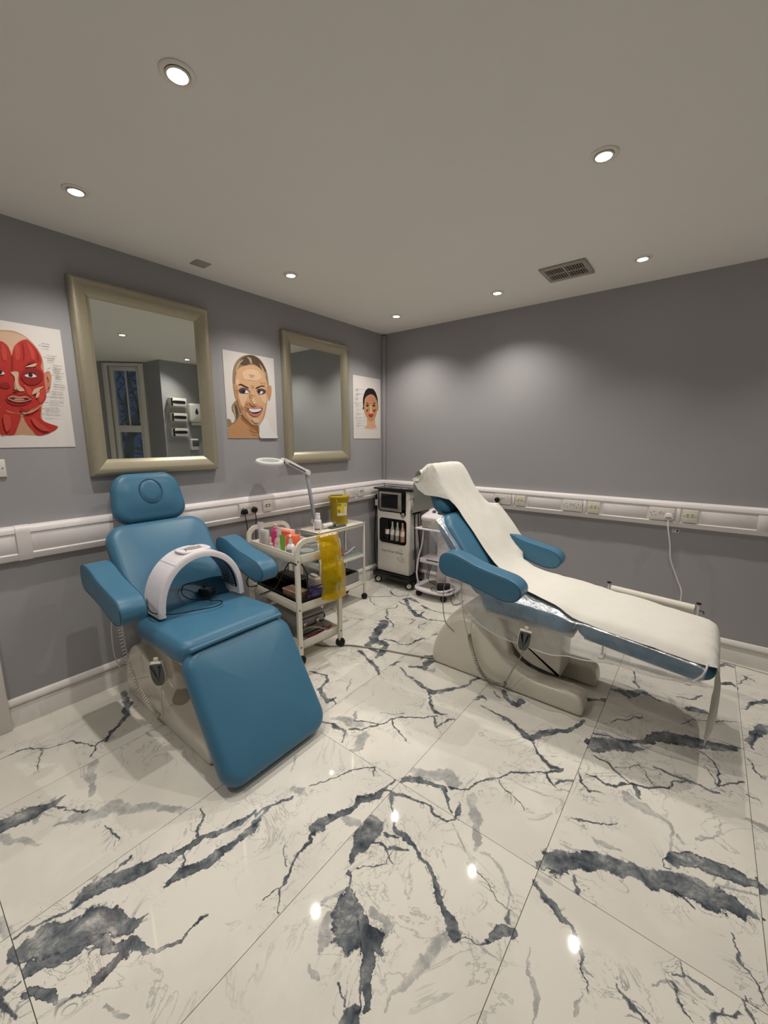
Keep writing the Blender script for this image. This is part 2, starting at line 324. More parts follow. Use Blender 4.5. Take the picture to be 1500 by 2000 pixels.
VEINS=[('K',[(0.23,-3.232,0.0036),(0.248,-3.147,0.0037),(0.329,-3.08,0.0037),(0.357,-3.006,0.0038),(0.49,-2.915,0.0038),(0.488,-2.858,0.0039)]),('K',[(0.323,-3.093,0.0025),(0.399,-3.119,0.0024),(0.461,-3.147,0.0023)]),('K',[(0.49,-2.915,0.0038),(0.537,-2.95,0.0037),(0.552,-2.971,0.0024)]),('B',[(0.127,-2.667,0.0137),(0.281,-2.703,0.016),(0.37,-2.743,0.0126),(0.439,-2.826,0.008),(0.504,-2.868,0.0064)]),('L',[(0.609,-2.966,0.0168),(0.71,-3.006,0.016),(0.767,-3.03,0.01),(0.813,-3.045,0.0043)]),('B',[(0.691,-3.333,0.0395),(0.712,-3.262,0.0345),(0.727,-3.202,0.027),(0.734,-3.136,0.0128),(0.727,-3.107,0.0033)]),('K',[(0.743,-3.138,0.0043),(0.817,-3.123,0.0031),(0.891,-3.073,0.0031)]),('L',[(0.785,-3.214,0.0101),(0.71,-3.139,0.0108)]),('L',[(0.877,-3.104,0.0185),(0.942,-3.053,0.0226),(0.943,-2.999,0.0274),(1.009,-2.966,0.023),(1.073,-2.91,0.0189),(1.144,-2.874,0.0124),(1.207,-2.828,0.0124)]),('L',[(0.772,-3.317,0.0135),(0.818,-3.281,0.0097),(0.911,-3.232,0.0067)]),('K',[(1.017,-3.059,0.003),(1.066,-3.044,0.003),(1.128,-3.032,0.0029)]),('L',[(0.867,-3.168,0.005),(0.878,-3.138,0.0061),(0.888,-3.107,0.0051)]),('K',[(1.214,-3.357,0.0031),(1.223,-3.317,0.0048),(1.247,-3.272,0.004),(1.259,-3.235,0.0041),(1.252,-3.209,0.005)]),('B',[(1.254,-3.22,0.0083),(1.246,-3.208,0.0167),(1.25,-3.152,0.0207),(1.283,-3.093,0.0228),(1.312,-3.023,0.018),(1.35,-2.952,0.0147),(1.363,-2.895,0.0094),(1.369,-2.848,0.0145),(1.403,-2.769,0.0119),(1.417,-2.712,0.0071),(1.426,-2.647,0.0052)]),('B',[(1.423,-2.996,0.0035),(1.426,-2.957,0.0178),(1.465,-2.885,0.0164),(1.471,-2.824,0.0094),(1.469,-2.777,0.0086),(1.469,-2.752,0.0088),(1.484,-2.687,0.018)]),('K',[(1.415,-2.946,0.0036),(1.368,-2.905,0.0037)]),('K',[(1.35,-2.85,0.0058),(1.314,-2.831,0.004),(1.279,-2.792,0.0031),(1.234,-2.789,0.0031)]),('K',[(1.25,-3.152,0.0026),(1.233,-3.081,0.0036),(1.237,-3.041,0.0046)]),('B',[(1.273,-3.368,0.0165),(1.287,-3.341,0.0302),(1.304,-3.306,0.0414),(1.349,-3.254,0.048),(1.369,-3.198,0.0476),(1.396,-3.172,0.0398),(1.438,-3.144,0.027),(1.472,-3.118,0.0159),(1.47,-3.075,0.0033)]),('B',[(1.348,-3.356,0.0189),(1.374,-3.319,0.0132),(1.403,-3.284,0.0118),(1.415,-3.244,0.0106)]),('B',[(1.428,-3.202,0.0108),(1.487,-3.175,0.0122),(1.507,-3.148,0.0153),(1.563,-3.12,0.0091),(1.592,-3.103,0.006),(1.628,-3.053,0.0038),(1.619,-3.022,0.0031),(1.618,-2.963,0.0024)]),('B',[(1.521,-3.167,0.015),(1.523,-3.2,0.0118),(1.529,-3.224,0.0115),(1.544,-3.247,0.0099),(1.545,-3.262,0.007)]),('K',[(1.547,-3.269,0.0028),(1.526,-3.292,0.0028),(1.518,-3.323,0.0014)]),('B',[(1.417,-3.356,0.0098),(1.46,-3.335,0.0104),(1.501,-3.33,0.0048)]),('K',[(1.347,-3.415,0.007),(1.408,-3.409,0.0081),(1.456,-3.401,0.004)]),('K',[(1.367,-3.403,0.0042),(1.371,-3.365,0.0043)]),('L',[(1.123,-3.378,0.016),(1.203,-3.369,0.0124)]),('L',[(1.621,-3.244,0.0034),(1.656,-3.221,0.0054),(1.682,-3.197,0.002)]),('K',[(1.449,-3.228,0.003),(1.458,-3.205,0.0023),(1.421,-3.239,0.0023)]),('K',[(1.465,-2.674,0.0142),(1.47,-2.662,0.0102),(1.46,-2.597,0.0053),(1.492,-2.526,0.0043)]),('K',[(1.44,-2.657,0.0082),(1.449,-2.615,0.0042),(1.488,-2.523,0.0043)]),('B',[(1.675,-2.55,0.0218),(1.677,-2.516,0.0262),(1.694,-2.477,0.0163),(1.727,-2.402,0.0094),(1.727,-2.351,0.015),(1.768,-2.3,0.0119),(1.778,-2.253,0.0066),(1.789,-2.17,0.0034)]),('L',[(1.731,-2.457,0.0142),(1.775,-2.445,0.0201),(1.796,-2.42,0.0101)]),('L',[(1.467,-2.497,0.011),(1.501,-2.47,0.0154),(1.532,-2.463,0.0065)]),('K',[(1.686,-2.552,0.0059),(1.699,-2.589,0.0048),(1.712,-2.704,0.0036),(1.742,-2.765,0.0026),(1.724,-2.82,0.0017)]),('K',[(1.742,-2.765,0.0026),(1.802,-2.822,0.0016)]),('K',[(1.503,-2.429,0.0033),(1.558,-2.351,0.0034),(1.583,-2.259,0.0035),(1.666,-2.176,0.0035),(1.7,-2.229,0.0034)]),('L',[(1.321,-2.348,0.0049),(1.348,-2.394,0.006),(1.375,-2.437,0.0035)]),('K',[(1.639,-2.673,0.0028),(1.659,-2.694,0.0028),(1.689,-2.709,0.0018)]),('B',[(1.815,-2.377,0.0102),(1.841,-2.404,0.034),(1.856,-2.453,0.0291),(1.863,-2.49,0.0209),(1.869,-2.529,0.0121),(1.876,-2.555,0.0073)]),('B',[(1.881,-2.587,0.0063),(1.9,-2.587,0.0044),(1.921,-2.613,0.0043),(1.927,-2.629,0.0103),(1.95,-2.661,0.03),(1.974,-2.697,0.029),(2.007,-2.717,0.0392),(2.019,-2.741,0.0261),(2.029,-2.76,0.0075)]),('B',[(1.986,-2.655,0.0115),(2.022,-2.672,0.016),(2.048,-2.682,0.0173),(2.077,-2.684,0.0263),(2.102,-2.685,0.0092),(2.122,-2.695,0.0023)]),('B',[(2.057,-2.695,0.0202),(2.09,-2.714,0.0181),(2.098,-2.741,0.0177),(2.116,-2.763,0.0173),(2.137,-2.774,0.0078),(2.154,-2.798,0.0069),(2.153,-2.822,0.0041)]),('B',[(2.133,-2.83,0.0095),(2.14,-2.849,0.016),(2.154,-2.868,0.0196)]),('L',[(1.938,-2.725,0.0129),(1.951,-2.758,0.0188),(1.961,-2.79,0.0092),(1.969,-2.812,0.003)]),('L',[(2.029,-2.634,0.0082),(2.068,-2.627,0.0129),(2.092,-2.634,0.0095),(2.094,-2.66,0.0062)]),('L',[(1.884,-2.711,0.0042),(1.881,-2.686,0.0076),(1.901,-2.659,0.0077),(1.912,-2.64,0.0043)]),('L',[(1.967,-2.844,0.003),(1.99,-2.855,0.0087),(2.012,-2.863,0.0057)]),('K',[(2.065,-2.824,0.0035),(2.086,-2.834,0.0021),(2.117,-2.849,0.002)]),('K',[(2.117,-2.783,0.0028),(2.134,-2.81,0.0028),(2.144,-2.838,0.0034)]),('K',[(1.811,-2.253,0.013),(1.849,-2.286,0.0042),(1.911,-2.352,0.004)]),('B',[(1.919,-2.359,0.0079),(1.964,-2.371,0.0136),(2.018,-2.376,0.0066),(2.085,-2.4,0.0064),(2.128,-2.419,0.0079),(2.161,-2.451,0.012),(2.184,-2.472,0.0084),(2.215,-2.488,0.0082),(2.245,-2.502,0.0175),(2.274,-2.525,0.0155)]),('L',[(2.253,-2.528,0.0094),(2.239,-2.596,0.0136),(2.226,-2.658,0.0131),(2.211,-2.712,0.0099),(2.19,-2.75,0.0035),(2.192,-2.786,0.0034)]),('K',[(2.282,-2.534,0.0023),(2.328,-2.498,0.0015),(2.352,-2.472,0.0023)]),('B',[(2.348,-2.473,0.0039),(2.366,-2.449,0.0078),(2.381,-2.424,0.0141),(2.397,-2.403,0.011)]),('K',[(2.376,-2.385,0.0072),(2.377,-2.352,0.0041)]),('K',[(1.889,-2.395,0.0049),(1.916,-2.391,0.0049),(1.935,-2.381,0.0049)]),('K',[(1.889,-2.447,0.0038),(1.925,-2.431,0.0048),(1.963,-2.419,0.0076),(2.01,-2.406,0.0037)]),('K',[(1.931,-2.432,0.0057),(1.955,-2.454,0.0028),(1.988,-2.47,0.0018)]),('K',[(1.959,-2.422,0.0019),(1.956,-2.495,0.0027),(1.909,-2.565,0.0018)]),('K',[(1.786,-2.247,0.0055),(1.852,-2.233,0.0054),(1.924,-2.209,0.0042),(1.963,-2.199,0.0063),(2.007,-2.212,0.0051),(2.055,-2.203,0.0041),(2.087,-2.177,0.003)]),('L',[(2.085,-2.199,0.003),(2.141,-2.25,0.0038),(2.187,-2.286,0.0037)]),('L',[(2.191,-2.287,0.0074),(2.217,-2.302,0.0127),(2.244,-2.319,0.0062)]),('K',[(2.244,-2.319,0.0018),(2.288,-2.337,0.0017),(2.365,-2.352,0.0016)]),('B',[(1.812,-2.162,0.0068),(1.829,-2.135,0.0113),(1.865,-2.107,0.0136),(1.906,-2.089,0.0079),(1.94,-2.093,0.0089),(1.979,-2.089,0.0088),(2.02,-2.127,0.0053),(2.052,-2.168,0.0041)]),('L',[(1.821,-2.091,0.0139),(1.894,-2.048,0.0253),(1.943,-2.018,0.0298),(1.985,-2.024,0.0271),(2.0,-2.056,0.0155)]),('K',[(1.995,-2.066,0.0055),(2.036,-2.051,0.0055),(2.06,-2.016,0.0044),(2.09,-1.948,0.0045),(2.139,-1.896,0.0045),(2.165,-1.821,0.0046),(2.245,-1.763,0.0046),(2.293,-1.721,0.0058),(2.349,-1.659,0.0047)]),('L',[(2.079,-2.04,0.0108),(2.102,-2.078,0.019),(2.135,-2.126,0.0184),(2.169,-2.168,0.0099),(2.194,-2.213,0.0067),(2.192,-2.247,0.0075)]),('L',[(2.214,-2.246,0.0047),(2.271,-2.247,0.0055),(2.325,-2.264,0.0044),(2.353,-2.309,0.0034),(2.364,-2.349,0.0025)]),('B',[(2.071,-2.117,0.0053),(2.08,-2.146,0.0103),(2.078,-2.173,0.0051)]),('K',[(2.15,-1.894,0.0034),(2.188,-1.932,0.0033),(2.218,-1.94,0.0022),(2.289,-1.97,0.0021)]),('B',[(1.858,-1.468,0.0043),(1.959,-1.477,0.0056),(2.049,-1.501,0.0109),(2.116,-1.536,0.0118),(2.166,-1.552,0.0167),(2.206,-1.493,0.0169),(2.238,-1.431,0.0119),(2.289,-1.386,0.0106),(2.32,-1.318,0.0107),(2.338,-1.244,0.0082)]),('K',[(2.168,-1.555,0.0039),(2.224,-1.628,0.0049),(2.271,-1.663,0.0119),(2.304,-1.675,0.0118),(2.352,-1.656,0.0035)]),('K',[(2.3,-1.723,0.0058),(2.335,-1.766,0.0045),(2.353,-1.779,0.0033)]),('K',[(2.343,-1.759,0.0034),(2.356,-1.726,0.0057),(2.399,-1.695,0.0056)]),('L',[(2.361,-1.786,0.0044),(2.4,-1.759,0.0044)]),('B',[(2.398,-1.406,0.0203),(2.435,-1.399,0.0428),(2.493,-1.34,0.043),(2.556,-1.317,0.0351),(2.597,-1.306,0.0199),(2.624,-1.294,0.005)]),('B',[(2.554,-1.257,0.0077),(2.61,-1.227,0.0153),(2.664,-1.157,0.0284),(2.739,-1.103,0.0386),(2.81,-1.074,0.0382),(2.88,-1.058,0.0301),(2.949,-1.022,0.015),(2.998,-0.988,0.005)]),('K',[(2.403,-1.32,0.0052),(2.462,-1.293,0.0078),(2.517,-1.281,0.009),(2.566,-1.261,0.0102)]),('K',[(2.441,-1.486,0.0036),(2.499,-1.504,0.0047),(2.534,-1.528,0.0058),(2.577,-1.542,0.0045),(2.61,-1.56,0.0056),(2.683,-1.51,0.0044),(2.722,-1.469,0.0056),(2.751,-1.433,0.0045),(2.809,-1.38,0.0045)]),('K',[(2.672,-1.387,0.0035),(2.717,-1.396,0.0069),(2.764,-1.395,0.0057),(2.809,-1.387,0.0056),(2.862,-1.386,0.0044),(2.902,-1.378,0.0044)]),('K',[(2.904,-1.212,0.0035),(2.902,-1.345,0.0044),(2.95,-1.287,0.0045),(2.994,-1.242,0.0034)]),('K',[(2.842,-1.143,0.0037),(2.904,-1.201,0.0035)]),('K',[(2.53,-1.505,0.0023),(2.624,-1.413,0.0024),(2.682,-1.504,0.0022)]),('K',[(2.849,-1.229,0.0024),(2.901,-1.346,0.0022)]),('K',[(2.407,-1.631,0.0035),(2.435,-1.688,0.0056),(2.462,-1.717,0.0044),(2.501,-1.686,0.0022)]),('K',[(2.443,-1.618,0.0023),(2.475,-1.603,0.0069),(2.504,-1.616,0.0034),(2.54,-1.623,0.0056),(2.577,-1.583,0.0067),(2.603,-1.566,0.0045)]),('B',[(2.621,-1.552,0.0111),(2.639,-1.578,0.0088),(2.647,-1.619,0.0064)]),('L',[(2.599,-1.632,0.0152),(2.621,-1.656,0.0234),(2.657,-1.658,0.0189),(2.697,-1.67,0.0092),(2.737,-1.687,0.007),(2.758,-1.732,0.0049),(2.764,-1.819,0.0046),(2.763,-1.873,0.0063)]),('L',[(2.509,-1.936,0.0029),(2.534,-1.946,0.0096),(2.566,-1.933,0.0114),(2.617,-1.918,0.0038)]),('L',[(2.437,-2.025,0.0029),(2.471,-2.02,0.0085),(2.504,-2.011,0.0028)]),('K',[(2.448,-1.889,0.002),(2.478,-1.893,0.003),(2.526,-1.861,0.003),(2.588,-1.807,0.002)]),('L',[(2.78,-1.727,0.0077),(2.801,-1.741,0.0048)]),('L',[(2.834,-1.691,0.0039),(2.894,-1.651,0.0038),(2.899,-1.541,0.003)]),('B',[(2.408,-2.155,0.0199),(2.43,-2.129,0.0363),(2.464,-2.096,0.0382),(2.506,-2.058,0.031),(2.559,-2.015,0.0274),(2.61,-1.999,0.0234),(2.669,-1.975,0.0321),(2.728,-1.961,0.035),(2.784,-1.937,0.0381),(2.832,-1.92,0.0393),(2.892,-1.91,0.0351),(2.943,-1.905,0.0229),(2.98,-1.894,0.0081),(2.997,-1.901,0.0032)]),('B',[(2.776,-1.84,0.0256),(2.814,-1.805,0.0257),(2.872,-1.791,0.0289),(2.921,-1.782,0.0266),(2.968,-1.772,0.0192),(3.006,-1.767,0.0173)]),('K',[(2.767,-1.969,0.0034),(2.8,-1.978,0.0042),(2.836,-1.987,0.0025)]),('K',[(2.516,-2.121,0.0035),(2.525,-2.159,0.0077),(2.536,-2.166,0.0025)]),('K',[(2.744,-1.83,0.0019),(2.737,-1.889,0.0027),(2.759,-1.885,0.0045)]),('L',[(2.892,-1.856,0.0069),(2.946,-1.834,0.0051),(3.003,-1.819,0.0042)]),('B',[(2.404,-2.223,0.0061),(2.436,-2.25,0.0085),(2.47,-2.266,0.0099),(2.49,-2.278,0.0073),(2.527,-2.292,0.0055),(2.559,-2.314,0.0061),(2.581,-2.338,0.006),(2.587,-2.357,0.0029)]),('K',[(2.587,-2.357,0.0015),(2.601,-2.389,0.0014),(2.61,-2.416,0.0014)]),('L',[(2.415,-2.194,0.0088),(2.438,-2.196,0.0122),(2.451,-2.207,0.0052)]),('L',[(2.455,-2.404,0.0031),(2.469,-2.464,0.0036),(2.488,-2.491,0.0064),(2.501,-2.521,0.0062),(2.515,-2.572,0.0033)]),('L',[(2.587,-2.357,0.0029),(2.613,-2.372,0.0022)]),('K',[(2.666,-2.348,0.0021),(2.687,-2.366,0.0042),(2.711,-2.378,0.0068),(2.73,-2.376,0.0047),(2.764,-2.376,0.0033)]),('L',[(2.589,-2.425,0.0028),(2.592,-2.456,0.0041),(2.604,-2.49,0.004)]),('K',[(2.78,-2.248,0.0014),(2.796,-2.27,0.0021),(2.811,-2.291,0.002),(2.847,-2.311,0.002)]),('K',[(2.784,-2.231,0.0022),(2.799,-2.226,0.0029),(2.813,-2.219,0.0029),(2.797,-2.191,0.0015)]),('B',[(2.816,-2.213,0.0022),(2.837,-2.213,0.005),(2.856,-2.21,0.0063),(2.876,-2.205,0.0035)]),('L',[(2.739,-2.289,0.0014),(2.781,-2.249,0.0029)]),('K',[(2.878,-2.29,0.0059),(2.891,-2.247,0.0054),(2.905,-2.232,0.0034),(2.926,-2.223,0.0034),(2.942,-2.198,0.0054)]),('K',[(2.901,-2.232,0.002),(2.898,-2.216,0.0014)]),('K',[(2.943,-2.171,0.0021),(2.958,-2.185,0.0034),(2.973,-2.212,0.0026)]),('K',[(2.923,-2.014,0.0015),(2.945,-2.065,0.003),(2.968,-2.103,0.0029),(2.996,-2.148,0.002)]),('B',[(3.025,-0.892,0.0128),(3.055,-0.809,0.0236),(3.112,-0.708,0.0267)]),('K',[(3.036,-0.906,0.0063),(3.033,-0.96,0.005),(3.066,-0.791,0.0053)]),('L',[(3.003,-1.473,0.0081),(3.028,-1.478,0.0139),(3.058,-1.471,0.0079)]),('K',[(3.003,-1.324,0.0032),(3.039,-1.318,0.0021)]),('K',[(3.009,-1.053,0.0024),(3.055,-1.156,0.0034)]),('B',[(0.766,-0.955,0.0275),(0.812,-1.06,0.0327),(0.85,-1.184,0.0276),(0.91,-1.27,0.0305),(0.909,-1.339,0.0206),(0.913,-1.383,0.0074)]),('B',[(0.916,-1.265,0.0267),(0.982,-1.243,0.0284),(1.015,-1.237,0.0151),(1.04,-1.329,0.0238),(1.057,-1.397,0.0179),(1.064,-1.434,0.0088)]),('B',[(0.896,-1.33,0.0151),(0.965,-1.37,0.0165),(1.012,-1.37,0.0145)]),('K',[(0.949,-1.189,0.0058),(0.995,-1.174,0.0058),(1.08,-1.186,0.0056),(1.132,-1.155,0.0056),(1.147,-1.104,0.0057)]),('B',[(1.14,-1.14,0.0056),(1.148,-1.064,0.0096),(1.175,-1.023,0.0096),(1.197,-1.006,0.0038)]),('K',[(0.875,-0.988,0.0062),(0.806,-0.924,0.0063),(0.714,-0.883,0.0054),(0.617,-0.744,0.0068),(0.658,-0.669,0.0057),(0.639,-0.612,0.0047)]),('B',[(0.606,-0.47,0.0121),(0.633,-0.416,0.017),(0.728,-0.437,0.0119),(0.774,-0.447,0.0071)]),('B',[(0.636,-0.462,0.0144),(0.688,-0.529,0.0165),(0.756,-0.593,0.0183),(0.799,-0.616,0.0159),(0.872,-0.668,0.0199),(0.931,-0.701,0.0217),(0.997,-0.7,0.0086)]),('B',[(0.828,-0.494,0.0093),(0.897,-0.526,0.0159),(0.932,-0.54,0.0068)]),('K',[(0.939,-0.682,0.0065),(0.918,-0.592,0.0067)]),('K',[(0.821,-0.64,0.0067),(0.886,-0.576,0.0056)]),('K',[(0.596,-0.555,0.0059),(0.697,-0.566,0.0058)]),('K',[(0.383,-0.377,0.0064),(0.456,-0.44,0.0099),(0.538,-0.442,0.0061),(0.593,-0.35,0.0049)]),('K',[(0.314,-0.633,0.0049),(0.391,-0.557,0.0049),(0.476,-0.49,0.0049)]),('L',[(0.214,-0.269,0.008),(0.34,-0.303,0.013),(0.401,-0.237,0.0078)]),('K',[(0.926,-0.531,0.0045),(1.038,-0.526,0.0035),(1.187,-0.436,0.0035)]),('K',[(1.002,-0.709,0.0043),(1.149,-0.656,0.0042),(1.193,-0.633,0.0034)]),('K',[(0.903,-0.798,0.0043),(0.951,-0.786,0.0043),(0.952,-0.869,0.0031)]),('K',[(1.052,-0.884,0.0061),(1.033,-0.841,0.0041),(1.042,-0.763,0.0042)]),('K',[(0.314,-0.633,0.0037),(0.405,-0.704,0.0036),(0.484,-0.747,0.0035)]),('B',[(1.207,-0.905,0.0079),(1.224,-0.881,0.0118)]),('B',[(1.209,-1.444,0.0085),(1.218,-1.405,0.0103),(1.23,-1.379,0.0052)]),('B',[(1.308,-1.383,0.0085),(1.36,-1.357,0.0135),(1.399,-1.35,0.0185),(1.382,-1.285,0.0223),(1.383,-1.235,0.0209),(1.415,-1.201,0.0192),(1.462,-1.206,0.0069)]),('B',[(1.321,-1.267,0.007),(1.331,-1.217,0.0124),(1.36,-1.177,0.0125)]),('L',[(1.43,-1.349,0.01),(1.462,-1.324,0.01),(1.459,-1.288,0.0067)]),('B',[(1.262,-1.434,0.0051),(1.316,-1.453,0.0066),(1.37,-1.477,0.0098),(1.488,-1.517,0.0125),(1.573,-1.541,0.0182),(1.611,-1.499,0.0137),(1.663,-1.419,0.0093),(1.705,-1.34,0.0078),(1.723,-1.265,0.008),(1.736,-1.205,0.013)]),('K',[(1.571,-1.561,0.006),(1.628,-1.631,0.0073),(1.688,-1.674,0.0127),(1.721,-1.675,0.0098),(1.756,-1.658,0.0042)]),('K',[(1.378,-1.995,0.0041),(1.448,-1.967,0.0048),(1.492,-1.947,0.0047),(1.533,-1.885,0.0041),(1.561,-1.821,0.0049),(1.631,-1.772,0.0049),(1.71,-1.71,0.0042)]),('K',[(1.705,-1.729,0.0055),(1.734,-1.767,0.0054),(1.749,-1.775,0.004)]),('K',[(1.745,-1.769,0.004),(1.754,-1.732,0.0048),(1.802,-1.674,0.0041)]),('K',[(1.544,-1.886,0.0034),(1.579,-1.923,0.004),(1.645,-1.938,0.0039),(1.684,-1.961,0.0025)]),('B',[(1.25,-2.121,0.0068),(1.302,-2.096,0.0068),(1.349,-2.098,0.0107),(1.395,-2.096,0.0079),(1.427,-2.122,0.0039),(1.447,-2.151,0.0038)]),('K',[(1.403,-2.07,0.0066),(1.415,-2.052,0.0067),(1.448,-2.045,0.004),(1.497,-1.953,0.004)]),('L',[(1.26,-2.067,0.0125),(1.324,-2.033,0.022),(1.386,-2.02,0.0272),(1.434,-2.013,0.0161)]),('L',[(1.494,-2.042,0.0157),(1.494,-2.088,0.0231),(1.512,-2.135,0.0176),(1.523,-2.169,0.0074)]),('L',[(1.34,-1.941,0.0042),(1.372,-1.98,0.0069)]),('L',[(1.443,-1.865,0.0042),(1.505,-1.839,0.0042),(1.555,-1.789,0.0028)]),('K',[(0.836,-1.836,0.005),(0.901,-1.807,0.0049),(0.951,-1.805,0.0098),(0.994,-1.842,0.0096),(1.03,-1.915,0.0093)]),('B',[(1.025,-1.919,0.0124),(1.081,-1.958,0.0136),(1.134,-1.976,0.0118),(1.156,-1.936,0.006),(1.155,-1.918,0.0045)]),('K',[(1.154,-1.943,0.0045),(1.199,-1.967,0.0058)]),('K',[(0.912,-1.448,0.0109),(0.967,-1.467,0.0089),(1.045,-1.482,0.007),(1.091,-1.504,0.0103),(1.171,-1.543,0.0084),(1.204,-1.578,0.0049)]),('L',[(1.105,-1.727,0.0048),(1.142,-1.795,0.0063),(1.165,-1.842,0.0031)]),('B',[(1.815,-1.443,0.0074),(1.827,-1.386,0.0105),(1.862,-1.394,0.0044)]),('B',[(1.909,-1.259,0.0122),(1.944,-1.307,0.0179),(1.981,-1.325,0.0206),(2.018,-1.343,0.0116),(2.032,-1.285,0.0147)]),('B',[(1.853,-1.316,0.0061),(1.908,-1.334,0.006)]),('K',[(2.463,-1.176,0.0041),(2.482,-1.126,0.0041),(2.523,-1.078,0.0041),(2.588,-1.027,0.0028)]),('B',[(2.402,-0.841,0.0062),(2.45,-0.836,0.0214),(2.503,-0.838,0.0301),(2.551,-0.757,0.0214),(2.599,-0.781,0.012),(2.645,-0.793,0.0044)]),('B',[(2.769,-0.799,0.0085),(2.814,-0.769,0.017),(2.859,-0.762,0.0141)]),('B',[(2.328,-1.03,0.0118),(2.408,-0.985,0.0088)]),('K',[(2.488,-0.529,0.0033),(2.512,-0.675,0.0047),(2.541,-0.719,0.0046)]),('K',[(2.722,-0.697,0.0045),(2.777,-0.672,0.0044),(2.837,-0.595,0.0045)]),('K',[(2.753,-0.949,0.0027),(2.827,-0.855,0.0041),(2.987,-0.765,0.0027)]),('B',[(2.922,-0.128,0.0101),(2.957,-0.06,0.0154),(3.004,-0.079,0.0084)]),('B',[(2.911,-0.396,0.0078),(2.968,-0.331,0.0126),(2.998,-0.361,0.0046)]),('K',[(3.005,-0.302,0.0031),(3.047,-0.179,0.0049),(3.082,-0.208,0.0032)]),('K',[(3.027,-0.592,0.0043),(3.075,-0.497,0.0073),(3.118,-0.492,0.0072)]),('B',[(3.058,-0.528,0.0116),(3.135,-0.422,0.0147)])]
